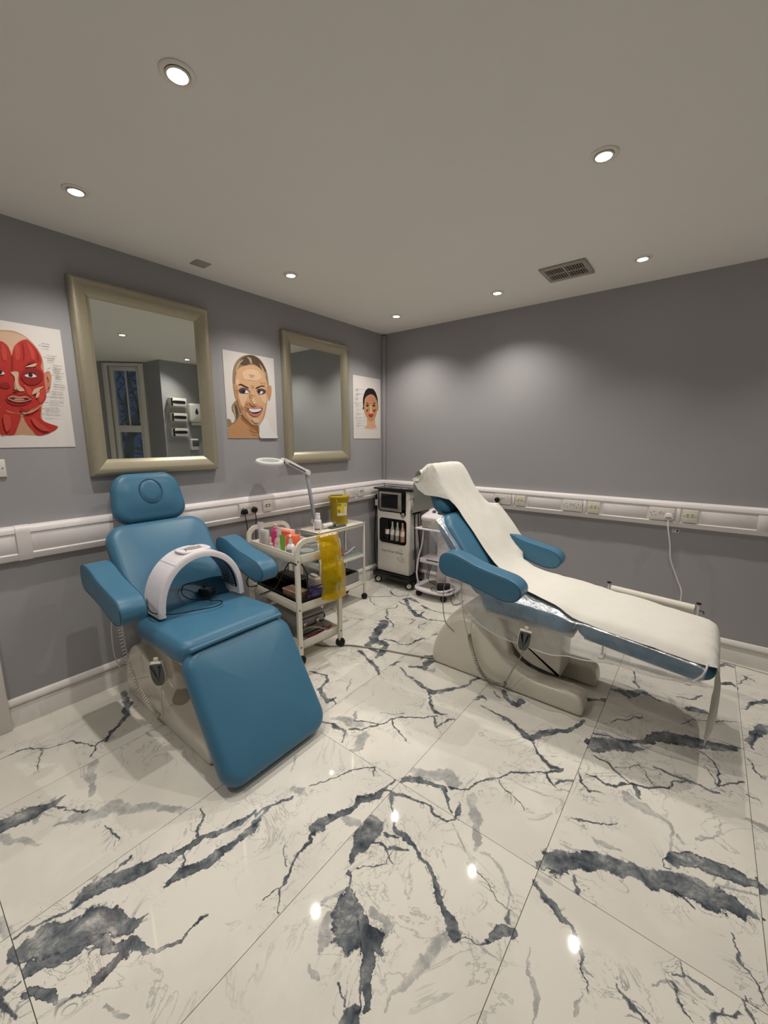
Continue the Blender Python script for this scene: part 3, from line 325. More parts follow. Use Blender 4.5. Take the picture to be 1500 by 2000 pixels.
POSTER={'p1': [('head','skin_tan',[(-3.071,1.8406),(-3.057,1.9096),(-3.0166,1.9669),(-2.9743,1.9918),(-2.9298,2.0014),(-2.8906,2.0026),(-2.8553,1.9862),(-2.8265,1.9552),(-2.8067,1.9181),(-2.7991,1.8785),(-2.8011,1.8222),(-2.8023,1.773),(-2.8045,1.7273),(-2.8138,1.6884),(-2.832,1.6528),(-2.8696,1.6204),(-2.9098,1.6091),(-2.9388,1.6097),(-2.9816,1.6295),(-3.017,1.6526),(-3.063,1.7052)]),('neck','skin_tan',[(-2.9846,1.6941),(-2.9032,1.6635),(-2.8147,1.7074),(-2.83,1.6491),(-2.8364,1.6028),(-2.8313,1.5798),(-2.7986,1.5613),(-2.7739,1.55),(-2.8165,1.5177),(-2.8681,1.5057),(-2.9219,1.5092),(-2.9802,1.5051),(-3.0068,1.5159)]),('ear','skin_pink',[(-2.8128,1.8021),(-2.8016,1.8184),(-2.7894,1.8292),(-2.7798,1.8304),(-2.7739,1.8141),(-2.7765,1.7833),(-2.7852,1.7442),(-2.7952,1.7261),(-2.8054,1.7196),(-2.8162,1.7339)]),('scalp','scalp',[(-3.0064,1.9451),(-2.9756,1.9813),(-2.9306,1.995),(-2.8862,1.9929),(-2.8536,1.9758),(-2.8984,1.9395),(-2.9116,1.9126),(-2.9182,1.8885),(-2.9216,1.911),(-2.9299,1.9342),(-2.9529,1.9477),(-2.98,1.9464)]),('face_muscle','muscle_red',[(-3.0581,1.8424),(-3.0091,1.9244),(-2.9529,1.9477),(-2.9303,1.9307),(-2.9221,1.9074),(-2.9184,1.8867),(-2.9102,1.9128),(-2.895,1.9436),(-2.8571,1.9716),(-2.83,1.951),(-2.8103,1.9139),(-2.8038,1.8779),(-2.8121,1.847),(-2.8032,1.8182),(-2.8061,1.7802),(-2.8059,1.7424),(-2.8082,1.6964),(-2.8307,1.6643),(-2.8769,1.6351),(-2.9146,1.6182),(-2.9518,1.6201),(-2.9909,1.6434),(-3.0389,1.6898)]),('neck_muscle','muscle_red',[(-2.9918,1.6362),(-2.9609,1.616),(-2.9189,1.6069),(-2.9379,1.5466),(-2.9569,1.5089),(-2.991,1.5087),(-3.0064,1.5196)]),('neck_muscle','muscle_red',[(-2.9045,1.6037),(-2.8383,1.6524),(-2.842,1.5948),(-2.8228,1.5723),(-2.7772,1.5499),(-2.8165,1.5177),(-2.865,1.5057),(-2.8832,1.5324),(-2.8981,1.5588)]),('muscle_band','muscle_light',[(-2.9026,1.9282),(-2.8892,1.9446),(-2.884,1.917),(-2.8899,1.8802),(-2.9029,1.8676),(-2.9052,1.8958)]),('muscle_band','muscle_light',[(-2.8554,1.9611),(-2.8396,1.9458),(-2.8314,1.9143),(-2.8323,1.8812),(-2.8441,1.8832),(-2.8483,1.9226)]),('muscle_band','muscle_light',[(-2.9491,1.9345),(-2.9397,1.9221),(-2.9348,1.8949),(-2.9416,1.8622),(-2.9524,1.8641),(-2.9544,1.8919)]),('muscle_line','muscle_dark',[(-2.8726,1.951),(-2.8682,1.9517),(-2.8671,1.9124),(-2.8735,1.8718),(-2.878,1.8711),(-2.8731,1.9115)]),('muscle_line','muscle_dark',[(-2.8209,1.927),(-2.8178,1.9274),(-2.8138,1.8839),(-2.8187,1.8684),(-2.82,1.883)]),('muscle_line','muscle_dark',[(-2.9195,1.883),(-2.9152,1.8837),(-2.9176,1.8406),(-2.9251,1.8146),(-2.9262,1.8394)]),('muscle_band','muscle_light',[(-2.8923,1.7529),(-2.8646,1.737),(-2.8596,1.7039),(-2.8693,1.6732),(-2.8791,1.6912),(-2.8836,1.7279)]),('muscle_band','muscle_light',[(-2.8278,1.7404),(-2.8106,1.7419),(-2.8145,1.696),(-2.8333,1.668),(-2.8404,1.6865)]),('mouth_ring','muscle_dark',[(-2.9669,1.681),(-2.9412,1.7065),(-2.91,1.7036),(-2.8826,1.7113),(-2.8632,1.6867),(-2.8905,1.6587),(-2.9239,1.6492),(-2.9544,1.6565)]),('muscle_line','muscle_dark',[(-2.9779,1.7481),(-2.9517,1.7578),(-2.9431,1.7371),(-2.9638,1.728),(-2.9797,1.7337)]),('nose_bone','scalp',[(-2.9317,1.8066),(-2.904,1.8117),(-2.9087,1.7731),(-2.906,1.7479),(-2.8921,1.7309),(-2.8962,1.7213),(-2.9248,1.7243),(-2.9255,1.7533),(-2.9205,1.7827)]),('eye_ring','muscle_dark',[(-2.8949,1.8037),(-2.871,1.8321),(-2.8373,1.8401),(-2.8121,1.8209),(-2.8126,1.7908),(-2.8375,1.762),(-2.8714,1.7549),(-2.8926,1.7748)]),('eye_white','eye_white',[(-2.8817,1.7972),(-2.8711,1.8072),(-2.8586,1.8124),(-2.8438,1.8104),(-2.8343,1.7989),(-2.8458,1.7939),(-2.8611,1.7915),(-2.8743,1.7929)]),('iris','eye_dark',[(-2.8642,1.8102),(-2.8527,1.8116),(-2.8495,1.8031),(-2.8555,1.7936),(-2.8638,1.7934),(-2.8671,1.8011)]),('eyelid','muscle_deep',[(-2.884,1.7977),(-2.8706,1.811),(-2.8565,1.817),(-2.8419,1.8144),(-2.8317,1.7981),(-2.844,1.8089),(-2.8572,1.8118),(-2.8712,1.8058)]),('eye_white','eye_white',[(-2.9882,1.7956),(-2.9705,1.8072),(-2.9586,1.8034),(-2.9567,1.7965),(-2.9725,1.7911)]),('iris','eye_dark',[(-2.9758,1.8084),(-2.9659,1.811),(-2.9645,1.8027),(-2.9688,1.7944),(-2.9772,1.7927)]),('brow','muscle_dark',[(-2.8784,1.8439),(-2.8487,1.8698),(-2.8278,1.869),(-2.8318,1.8482),(-2.8346,1.8625),(-2.8531,1.8582)]),('brow_bone','scalp',[(-2.8729,1.841),(-2.83,1.8632),(-2.8348,1.8478),(-2.8521,1.8418)]),('cheek_tendon','scalp',[(-2.8633,1.7111),(-2.8529,1.7344),(-2.8334,1.7455),(-2.8111,1.7514),(-2.8283,1.7366),(-2.8358,1.7246),(-2.8589,1.7095)]),('cheek_tendon','scalp',[(-2.8498,1.6971),(-2.8445,1.7163),(-2.833,1.723),(-2.8366,1.7057),(-2.8459,1.6917)]),('nose_highlight','skin_pale',[(-2.9201,1.7972),(-2.9143,1.7979),(-2.9164,1.7578),(-2.9137,1.7326),(-2.9197,1.7302),(-2.9217,1.7536)]),('nostril','muscle_deep',[(-2.9365,1.7215),(-2.9245,1.7261),(-2.9137,1.7209),(-2.9257,1.7169)]),('lips','skin_pink',[(-2.9596,1.6834),(-2.9395,1.6976),(-2.9141,1.6941),(-2.89,1.6996),(-2.8736,1.6878),(-2.868,1.6845),(-2.8934,1.6715),(-2.9204,1.666),(-2.9429,1.67)]),('mouth_line','muscle_deep',[(-2.9553,1.6837),(-2.9377,1.6886),(-2.9152,1.6848),(-2.8911,1.6903),(-2.8754,1.6847),(-2.8957,1.677),(-2.9306,1.6764)]),('teeth','scalp',[(-2.9326,1.6835),(-2.9155,1.6826),(-2.8977,1.6842),(-2.9013,1.6792),(-2.9305,1.6778)]),('neck_band','muscle_light',[(-2.8819,1.5933),(-2.8672,1.5901),(-2.8372,1.5564),(-2.8146,1.5335),(-2.8404,1.5292),(-2.8713,1.5556)]),('neck_band','muscle_light',[(-2.9848,1.604),(-2.9631,1.5976),(-2.9629,1.5534),(-2.9808,1.5236),(-2.9884,1.5528)]),('ear_fold','skin_mid',[(-2.7908,1.8121),(-2.7814,1.817),(-2.7803,1.7943),(-2.7882,1.7592),(-2.7948,1.751),(-2.7893,1.782)]),('jaw_light','skin_tan',[(-2.9089,1.6166),(-2.8713,1.6316),(-2.8414,1.6522),(-2.8525,1.6364),(-2.879,1.618),(-2.9067,1.6104)]),('chin_muscle','muscle_dark',[(-2.9177,1.6403),(-2.8988,1.6265),(-2.8769,1.6351),(-2.8968,1.6191),(-2.9166,1.6256)])],'p1t': [('Frontalis',-2.7951,1.9642),('muscle',-2.7951,1.9513),('Corrugator',-2.7832,1.9088),('supercilii',-2.7829,1.8976),('muscle',-2.7825,1.8883),('Orbicularis',-2.7641,1.8627),('oculi',-2.7638,1.854),('palpebral',-2.7642,1.8448),('portion',-2.764,1.8357),('Orbicularis',-2.7595,1.8252),('oculi',-2.7599,1.8164),('orbital',-2.7598,1.8061),('portion',-2.7602,1.7973),('Zygomaticus',-2.7712,1.7685),('minor muscle',-2.7717,1.7589),('Zygomaticus',-2.7826,1.7311),('major muscle',-2.7837,1.7214),('Risorius muscle',-2.7919,1.7007),('Depressor anguli',-2.8004,1.677),('oris muscle',-2.8008,1.6678),('Depressor labii',-2.8175,1.644),('inferioris muscle',-2.8179,1.6352),('Platysma muscle',-2.8214,1.6111)],'p1l': [[(-2.8089,1.9509),(-2.7992,1.9562)],[(-2.7971,1.8955),(-2.7841,1.9012)],[(-2.7883,1.8388),(-2.773,1.8483)],[(-2.7743,1.8102),(-2.7628,1.8134)],[(-2.8045,1.7273),(-2.7856,1.727)],[(-2.8075,1.7022),(-2.7934,1.7014)],[(-2.8188,1.6727),(-2.8029,1.6738)],[(-2.8334,1.6413),(-2.8195,1.6401)],[(-2.8366,1.6143),(-2.8227,1.613)]],'p2': [('pony_tail','hair_blonde',[(-1.7037,1.7605),(-1.7335,1.7442),(-1.754,1.7145),(-1.7523,1.6826),(-1.7358,1.6583),(-1.7339,1.6296),(-1.7437,1.6077),(-1.7605,1.6),(-1.769,1.6212),(-1.7865,1.6277),(-1.7988,1.6237),(-1.7989,1.5704),(-1.7619,1.582),(-1.7272,1.6082),(-1.7046,1.6343),(-1.6834,1.6679),(-1.6831,1.7006)]),('neck_shadow','skin_shadow',[(-1.686,1.6605),(-1.6571,1.6507),(-1.6211,1.6114),(-1.5875,1.5899),(-1.5385,1.5834),(-1.5426,1.5222),(-1.5536,1.4934),(-1.7889,1.4915),(-1.7329,1.5863),(-1.7096,1.6232)]),('shoulder','skin_mid',[(-1.7989,1.4915),(-1.7954,1.5633),(-1.7578,1.582),(-1.7181,1.6193),(-1.6865,1.6532),(-1.6802,1.6242),(-1.6232,1.5815),(-1.5719,1.5562),(-1.5448,1.5222),(-1.5377,1.4915)]),('scalp_hair','hair_blonde',[(-1.7322,1.8714),(-1.7295,1.9345),(-1.7175,1.9881),(-1.6876,2.0372),(-1.644,2.0714),(-1.588,2.0903),(-1.5361,2.091),(-1.493,2.0719),(-1.4634,2.0393),(-1.4389,1.9904),(-1.4286,1.9316),(-1.4301,1.871),(-1.4586,1.8985),(-1.5333,2.0009),(-1.6412,1.9944),(-1.6989,1.938),(-1.7154,1.8801)]),('hair_shade','hair_dark',[(-1.6685,2.0189),(-1.6448,2.0608),(-1.5883,2.0868),(-1.5363,2.0873),(-1.4892,2.0615),(-1.4556,2.0181),(-1.4436,1.9899),(-1.4887,1.9992),(-1.5316,2.0266),(-1.5749,2.0316),(-1.6275,2.0103)]),('hair_strand','hair_light',[(-1.7056,1.9582),(-1.6899,2.0056),(-1.65,2.046),(-1.6374,2.0478),(-1.6734,2.0078),(-1.6932,1.9597)]),('hair_strand','hair_light',[(-1.6062,2.0735),(-1.5724,2.0677),(-1.5659,2.0364),(-1.579,2.0346),(-1.5902,2.058)]),('hair_strand','hair_light',[(-1.504,2.0412),(-1.4699,2.0089),(-1.4502,1.9593),(-1.4594,1.9582),(-1.4839,2.0035)]),('hair_strand','hair_dark',[(-1.7264,1.7304),(-1.7115,1.7098),(-1.7064,1.6668),(-1.7173,1.6302),(-1.723,1.6661),(-1.7244,1.7019)]),('hair_strand','hair_light',[(-1.7433,1.7223),(-1.7347,1.7014),(-1.7271,1.6659),(-1.7292,1.637),(-1.7389,1.6725),(-1.7472,1.6971)]),('ear','skin_mid',[(-1.4324,1.8708),(-1.417,1.8912),(-1.4056,1.8847),(-1.4058,1.8427),(-1.4182,1.7957),(-1.4334,1.7793),(-1.4388,1.8056)]),('ear','skin_mid',[(-1.7299,1.8751),(-1.7126,1.8628),(-1.7036,1.8176),(-1.7094,1.7672),(-1.7191,1.7737),(-1.7292,1.8295)]),('face','skin_light',[(-1.7076,1.93),(-1.6793,1.9825),(-1.632,2.0062),(-1.5669,2.0219),(-1.5147,2.0142),(-1.476,1.986),(-1.4516,1.9367),(-1.4371,1.8704),(-1.4438,1.8015),(-1.4575,1.7318),(-1.4778,1.6696),(-1.5137,1.6146),(-1.5519,1.5869),(-1.5875,1.5899),(-1.6252,1.615),(-1.6617,1.6469),(-1.6842,1.686),(-1.7011,1.7392),(-1.7083,1.8101),(-1.7159,1.873)]),('face_shade','skin_mid',[(-1.7118,1.8734),(-1.699,1.8534),(-1.6928,1.7971),(-1.6803,1.7405),(-1.6545,1.6875),(-1.6193,1.6375),(-1.5865,1.6049),(-1.6209,1.6151),(-1.6617,1.6469),(-1.6842,1.686),(-1.7011,1.7392),(-1.7091,1.81)]),('face_shade','skin_mid',[(-1.4484,1.8769),(-1.4385,1.8627),(-1.4452,1.8014),(-1.4589,1.7318),(-1.4787,1.6695),(-1.5134,1.6185),(-1.4917,1.6689),(-1.469,1.735),(-1.4555,1.8006)]),('temple_light','skin_pale',[(-1.71,1.8982),(-1.6886,1.9111),(-1.6824,1.8834),(-1.7003,1.8639),(-1.7118,1.8734)]),('cheek_light','skin_pale',[(-1.6964,1.8039),(-1.6669,1.8099),(-1.6251,1.8024),(-1.6363,1.7652),(-1.6689,1.7231),(-1.6873,1.758)]),('cheek_light','skin_pale',[(-1.5097,1.8152),(-1.4634,1.8227),(-1.4537,1.7931),(-1.4682,1.7465),(-1.4902,1.764),(-1.5069,1.7892)]),('forehead_light','skin_pale',[(-1.6474,1.9653),(-1.5776,1.9917),(-1.5169,1.981),(-1.4926,1.9396),(-1.5392,1.9125),(-1.6003,1.9134),(-1.6468,1.9156)]),('eyebrow','brow_brown',[(-1.6961,1.8643),(-1.6744,1.8789),(-1.6458,1.871),(-1.6105,1.8581),(-1.6132,1.8506),(-1.6506,1.8616),(-1.6751,1.8699)]),('eyebrow','brow_brown',[(-1.547,1.8621),(-1.5147,1.8781),(-1.4825,1.8849),(-1.4646,1.8772),(-1.4967,1.8761),(-1.543,1.8551)]),('eye_shadow','eye_shadow',[(-1.6902,1.8329),(-1.6725,1.8488),(-1.6387,1.8519),(-1.6056,1.8367),(-1.5999,1.8245),(-1.6414,1.8138),(-1.6751,1.8128)]),('eye_shadow','eye_shadow',[(-1.5392,1.8462),(-1.5114,1.8598),(-1.4751,1.8575),(-1.4576,1.8421),(-1.4866,1.8208),(-1.523,1.8198)]),('eye_white','eye_white',[(-1.6535,1.8218),(-1.6354,1.8378),(-1.6124,1.8307),(-1.6065,1.8228),(-1.6327,1.8163)]),('eye_white','eye_white',[(-1.5199,1.833),(-1.5035,1.8419),(-1.4855,1.8378),(-1.5002,1.8216),(-1.5161,1.8222)]),('iris','eye_dark',[(-1.6677,1.8278),(-1.6565,1.8377),(-1.6418,1.8372),(-1.6383,1.8267),(-1.6496,1.8167),(-1.6643,1.8173)]),('iris','eye_dark',[(-1.5284,1.8398),(-1.5145,1.8465),(-1.5083,1.8378),(-1.5157,1.8278),(-1.5269,1.8287)]),('nose_shade','skin_shadow',[(-1.6157,1.752),(-1.5993,1.7383),(-1.5735,1.7306),(-1.5511,1.7338),(-1.5323,1.7462),(-1.542,1.7363),(-1.5696,1.7234),(-1.6,1.7291)]),('nose_side','skin_mid',[(-1.6073,1.8111),(-1.6007,1.7823),(-1.6117,1.7486),(-1.5947,1.7423),(-1.5836,1.7762),(-1.5877,1.8127)]),('smile_line','skin_mid',[(-1.637,1.7542),(-1.6201,1.7517),(-1.6399,1.7139),(-1.6408,1.6698),(-1.649,1.7061)]),('nose_light','skin_pale',[(-1.5855,1.8129),(-1.5679,1.8143),(-1.562,1.7704),(-1.5546,1.7486),(-1.5728,1.7418),(-1.5849,1.7577)]),('lips','lip_pink',[(-1.638,1.7103),(-1.605,1.7195),(-1.5702,1.7141),(-1.5338,1.7236),(-1.4978,1.7181),(-1.5039,1.695),(-1.5285,1.6673),(-1.5653,1.6545),(-1.6003,1.6605),(-1.6247,1.6853)]),('mouth','mouth_dark',[(-1.6317,1.7088),(-1.5971,1.707),(-1.5437,1.7099),(-1.5002,1.7161),(-1.5179,1.6905),(-1.5551,1.6737),(-1.5949,1.6756),(-1.6198,1.6929)]),('teeth','teeth_white',[(-1.6211,1.7057),(-1.5708,1.7059),(-1.5097,1.7118),(-1.5267,1.6939),(-1.5633,1.6846),(-1.5986,1.6847)]),('chin_light','skin_pale',[(-1.5974,1.6383),(-1.5621,1.6358),(-1.5355,1.6292),(-1.5506,1.6059),(-1.5818,1.6088)]),('neck_line','skin_shadow',[(-1.624,1.5703),(-1.5853,1.556),(-1.5428,1.5528),(-1.5857,1.5503),(-1.6201,1.5629)]),('neck_line','skin_shadow',[(-1.6083,1.5443),(-1.5736,1.5315),(-1.5443,1.5299),(-1.5739,1.5265),(-1.6044,1.5368)]),('collar','teeth_white',[(-1.5289,1.5913),(-1.4991,1.6266),(-1.4657,1.6393),(-1.4234,1.5547),(-1.3731,1.4955),(-1.5309,1.4915)])],'p2t': [('Forehead',-1.5998,1.9513),('lines',-1.5898,1.9398),('Frown',-1.5922,1.8743),('lines',-1.5864,1.864),('Bunny',-1.5901,1.8088),('lines',-1.5866,1.7962),('Eye brow',-1.5062,1.9049),('Crows feet',-1.723,1.8318),('Smile',-1.64,1.7431),('lines',-1.6366,1.7305),('Marionette',-1.6861,1.7167),('lines',-1.6829,1.7042),('Lip lines',-1.5332,1.7331),('Chin',-1.579,1.6164),('lines',-1.5732,1.6034)],'p3': [('shoulders','skin_fade',[(-0.3247,1.5919),(-0.2895,1.6094),(-0.2658,1.6212),(-0.1511,1.6279),(-0.1203,1.6055),(-0.0889,1.5964),(-0.1454,1.578),(-0.2546,1.5762)]),('neck','skin_light',[(-0.2648,1.6887),(-0.1504,1.693),(-0.1448,1.6357),(-0.1203,1.6055),(-0.1821,1.5889),(-0.2425,1.5878),(-0.3013,1.5979),(-0.2717,1.6211)]),('hair','hair_black',[(-0.3293,1.8294),(-0.3256,1.8806),(-0.3018,1.9333),(-0.2725,1.965),(-0.2343,1.9812),(-0.2137,1.9776),(-0.1899,1.9816),(-0.1539,1.9681),(-0.1236,1.937),(-0.1024,1.8896),(-0.0966,1.833),(-0.1001,1.7908),(-0.1189,1.7669),(-0.3217,1.7713),(-0.3241,1.8005)]),('ear','skin_pink',[(-0.1029,1.8288),(-0.0905,1.8219),(-0.0906,1.799),(-0.1002,1.7755),(-0.1094,1.7865)]),('face','skin_mid',[(-0.3092,1.8307),(-0.297,1.8754),(-0.2559,1.9078),(-0.2025,1.9231),(-0.1544,1.912),(-0.1241,1.8805),(-0.1059,1.8438),(-0.1094,1.7865),(-0.1223,1.7362),(-0.1443,1.6932),(-0.1752,1.6654),(-0.2056,1.6588),(-0.2355,1.6654),(-0.2648,1.6887),(-0.2936,1.7211),(-0.3161,1.7643)]),('forehead_muscle','skin_pink',[(-0.2797,1.8693),(-0.2443,1.894),(-0.2027,1.9083),(-0.1607,1.8966),(-0.1365,1.872),(-0.149,1.8486),(-0.1914,1.8458),(-0.2092,1.8595),(-0.2273,1.8397),(-0.2626,1.8411)]),('cheek_line','muscle_dark',[(-0.2813,1.7661),(-0.2459,1.7754),(-0.258,1.7561),(-0.2698,1.7481)]),('cheek_line','muscle_dark',[(-0.1741,1.7717),(-0.1312,1.7815),(-0.1436,1.7618),(-0.1621,1.7533)]),('nose_light','skin_pale',[(-0.2187,1.8142),(-0.2038,1.8151),(-0.1984,1.7629),(-0.1865,1.7484),(-0.2107,1.7397),(-0.2315,1.7462),(-0.2193,1.7693)]),('eyebrow','hair_black',[(-0.2919,1.83),(-0.2685,1.8407),(-0.2364,1.8261),(-0.2686,1.8333)]),('eyebrow','hair_black',[(-0.1916,1.8289),(-0.1551,1.8463),(-0.1337,1.8401),(-0.1552,1.8388)]),('eye','eye_dark',[(-0.2835,1.8121),(-0.2629,1.8226),(-0.2425,1.8128),(-0.2632,1.8022)]),('eye','eye_dark',[(-0.1857,1.8143),(-0.1644,1.8269),(-0.14,1.8208),(-0.1615,1.8082)]),('lips','lip_red',[(-0.2496,1.7248),(-0.2227,1.7317),(-0.2048,1.7287),(-0.1866,1.7333),(-0.1715,1.7264),(-0.19,1.7067),(-0.2081,1.7003),(-0.229,1.7051)])],'p3t': [('Frontalis',-0.441,1.957),('muscle',-0.4412,1.9464),('Temporalis',-0.4337,1.917),('muscle',-0.4421,1.9057),('Corrugator',-0.4617,1.874),('muscle',-0.4403,1.8632),('Orbicularis oculi',-0.4655,1.8277),('Procerus',-0.4415,1.8043),('Nasalis',-0.4341,1.7671),('Zygomaticus',-0.4432,1.7272),('Orbicularis oris',-0.455,1.6889),('Risorius',-0.4197,1.6648),('Mentalis',-0.4285,1.6384),('Platysma',-0.4346,1.6135)],'p3l': [[(-0.3749,1.9576),(-0.2842,1.9596)],[(-0.3757,1.9171),(-0.3192,1.9181)],[(-0.3765,1.8732),(-0.3257,1.8762)],[(-0.3773,1.8306),(-0.3207,1.8336)],[(-0.3779,1.8028),(-0.3211,1.8051)],[(-0.3729,1.7693),(-0.3217,1.7713)],[(-0.3737,1.7267),(-0.3051,1.7287)],[(-0.3744,1.6901),(-0.323,1.691),(-0.2761,1.7218)],[(-0.3749,1.6627),(-0.3235,1.6636),(-0.2823,1.6955)],[(-0.3753,1.6388),(-0.3239,1.6384),(-0.2826,1.6769)],[(-0.3758,1.6141),(-0.2953,1.6138)]]}
# ------------------------------------------------------------------ marble floor tiles
def seg_group():
    g = bpy.data.node_groups.new('vein_segment', 'ShaderNodeTree')
    for n, t in (('P', 'NodeSocketVector'), ('A', 'NodeSocketVector'), ('BA', 'NodeSocketVector'), ('Inv', 'NodeSocketFloat'), ('WA', 'NodeSocketFloat'), ('DW', 'NodeSocketFloat')):
        g.interface.new_socket(n, in_out='INPUT', socket_type=t)
    g.interface.new_socket('V', in_out='OUTPUT', socket_type='NodeSocketFloat')
    N = g.nodes; L = g.links; i = N.new('NodeGroupInput')
    def vm(op): n = N.new('ShaderNodeVectorMath'); n.operation = op; return n
    def fm(op): n = N.new('ShaderNodeMath'); n.operation = op; return n
    pa = vm('SUBTRACT'); L.new(i.outputs['P'], pa.inputs[0]); L.new(i.outputs['A'], pa.inputs[1])
    dt = vm('DOT_PRODUCT'); L.new(pa.outputs[0], dt.inputs[0]); L.new(i.outputs['BA'], dt.inputs[1])
    h = fm('MULTIPLY'); h.use_clamp = True; L.new(dt.outputs['Value'], h.inputs[0]); L.new(i.outputs['Inv'], h.inputs[1])
    sc = vm('SCALE'); L.new(i.outputs['BA'], sc.inputs[0]); L.new(h.outputs[0], sc.inputs['Scale'])
    df = vm('SUBTRACT'); L.new(pa.outputs[0], df.inputs[0]); L.new(sc.outputs[0], df.inputs[1])
    ln = vm('LENGTH'); L.new(df.outputs[0], ln.inputs[0])
    w = fm('MULTIPLY_ADD'); L.new(h.outputs[0], w.inputs[0]); L.new(i.outputs['DW'], w.inputs[1]); L.new(i.outputs['WA'], w.inputs[2])
    q = fm('DIVIDE'); L.new(ln.outputs['Value'], q.inputs[0]); L.new(w.outputs[0], q.inputs[1])
    o = N.new('NodeGroupOutput'); L.new(q.outputs[0], o.inputs[0])
    return g
SEG = seg_group()

def marble(name, segs, seed):
    """segs: {'K': [...], 'B': [...], 'L': [...]} of (a, b, wa, wb) in tile coordinates"""
    m = bpy.data.materials.new(name); m.use_nodes = True; nt = m.node_tree; N = nt.nodes; L = nt.links
    b = N['Principled BSDF']; tc = N.new('ShaderNodeTexCoord')
    def noise_(scale, detail, rough=0.55, dist=0.0, vec=None):
        n = N.new('ShaderNodeTexNoise'); n.noise_dimensions = '2D'; n.inputs['Scale'].default_value = scale; n.inputs['Detail'].default_value = detail
        n.inputs['Roughness'].default_value = rough; n.inputs['Distortion'].default_value = dist; L.new(vec or sh.outputs[0], n.inputs['Vector']); return n
    def mth(op, a, bb, clamp=False):
        n = N.new('ShaderNodeMath'); n.operation = op; n.use_clamp = clamp
        for k, q in enumerate((a, bb)):
            if isinstance(q, (int, float)): n.inputs[k].default_value = q
            else: L.new(q, n.inputs[k])
        return n.outputs[0]
    def smooth(v, lo, hi):          # 1 below lo, 0 above hi
        n = N.new('ShaderNodeMapRange'); n.interpolation_type = 'SMOOTHSTEP'
        n.inputs[1].default_value = lo; n.inputs[2].default_value = hi; n.inputs[3].default_value = 1; n.inputs[4].default_value = 0
        L.new(v, n.inputs[0]); return n.outputs[0]
    def mixc(f, a, bb):
        n = N.new('ShaderNodeMix'); n.data_type = 'RGBA'
        if isinstance(f, (int, float)): n.inputs[0].default_value = f
        else: L.new(f, n.inputs[0])
        for k, q in ((6, a), (7, bb)):
            if isinstance(q, tuple): n.inputs[k].default_value = (*lin(q), 1)
            else: L.new(q, n.inputs[k])
        return n.outputs[2]
    sh = N.new('ShaderNodeVectorMath'); sh.operation = 'ADD'; sh.inputs[1].default_value = (seed*3.71, seed*1.93, seed*0.57); L.new(tc.outputs['Object'], sh.inputs[0])
    wn = noise_(8.0, 6, 0.62)
    wc = N.new('ShaderNodeVectorMath'); wc.operation = 'SUBTRACT'; wc.inputs[1].default_value = (0.5, 0.5, 0.5); L.new(wn.outputs['Color'], wc.inputs[0])
    wm = N.new('ShaderNodeVectorMath'); wm.operation = 'MULTIPLY'; wm.inputs[1].default_value = (0.075, 0.075, 0.0); L.new(wc.outputs[0], wm.inputs[0])
    fl = N.new('ShaderNodeVectorMath'); fl.operation = 'MULTIPLY'; fl.inputs[1].default_value = (1, 1, 0); L.new(tc.outputs['Object'], fl.inputs[0])
    wp = N.new('ShaderNodeVectorMath'); wp.operation = 'ADD'; L.new(fl.outputs[0], wp.inputs[0]); L.new(wm.outputs[0], wp.inputs[1])
    vals = {}; pos = wp.outputs[0]
    for kind in 'LBK':
        cur = None
        for (a, q, wa, wb) in segs.get(kind, ()):
            n = N.new('ShaderNodeGroup'); n.node_tree = SEG; L.new(pos, n.inputs['P'])
            ba = (q[0]-a[0], q[1]-a[1], 0); l2 = max(ba[0]**2+ba[1]**2, 1e-8)
            n.inputs['A'].default_value = (a[0], a[1], 0); n.inputs['BA'].default_value = ba; n.inputs['Inv'].default_value = 1/l2
            n.inputs['WA'].default_value = wa; n.inputs['DW'].default_value = wb-wa
            cur = n.outputs[0] if cur is None else mth('MINIMUM', cur, n.outputs[0])
            ch = N.new('ShaderNodeVectorMath'); ch.operation = 'MULTIPLY_ADD'; L.new(cur, ch.inputs[0]); ch.inputs[1].default_value = (1e-9, 1e-9, 0); L.new(pos, ch.inputs[2]); pos = ch.outputs[0]   # evaluate the segments one after the other
        if cur is not None: vals[kind] = cur
    # cloudy ground
    cl = noise_(2.3, 5, 0.6); f = smooth(cl.outputs['Fac'], 0.38, 0.62)
    col = mixc(f, (230, 226, 216), (222, 218, 209))
    # faint hair veins everywhere
    hv = noise_(2.6, 7, 0.6, 0.6); ab = mth('ABSOLUTE', mth('SUBTRACT', hv.outputs['Fac'], 0.5), 0)
    hm = noise_(1.7, 2); f = mth('MULTIPLY', smooth(ab, 0.0, 0.012), mth('MULTIPLY', smooth(hm.outputs['Fac'], 0.62, 0.40), 0.55))
    col = mixc(f, col, (150, 152, 152))
    rag = noise_(20, 7, 0.68); rg = mth('MULTIPLY', mth('SUBTRACT', rag.outputs['Fac'], 0.5), 2.0)
    mot = noise_(10, 8, 0.70, 0.25)
    if 'L' in vals:
        f = mth('MULTIPLY', smooth(mth('ADD', vals['L'], rg), 0.85, 1.4), 0.75)
        g = mixc(smooth(mot.outputs['Fac'], 0.38, 0.66), (196, 195, 190), (138, 141, 142)); col = mixc(f, col, g)
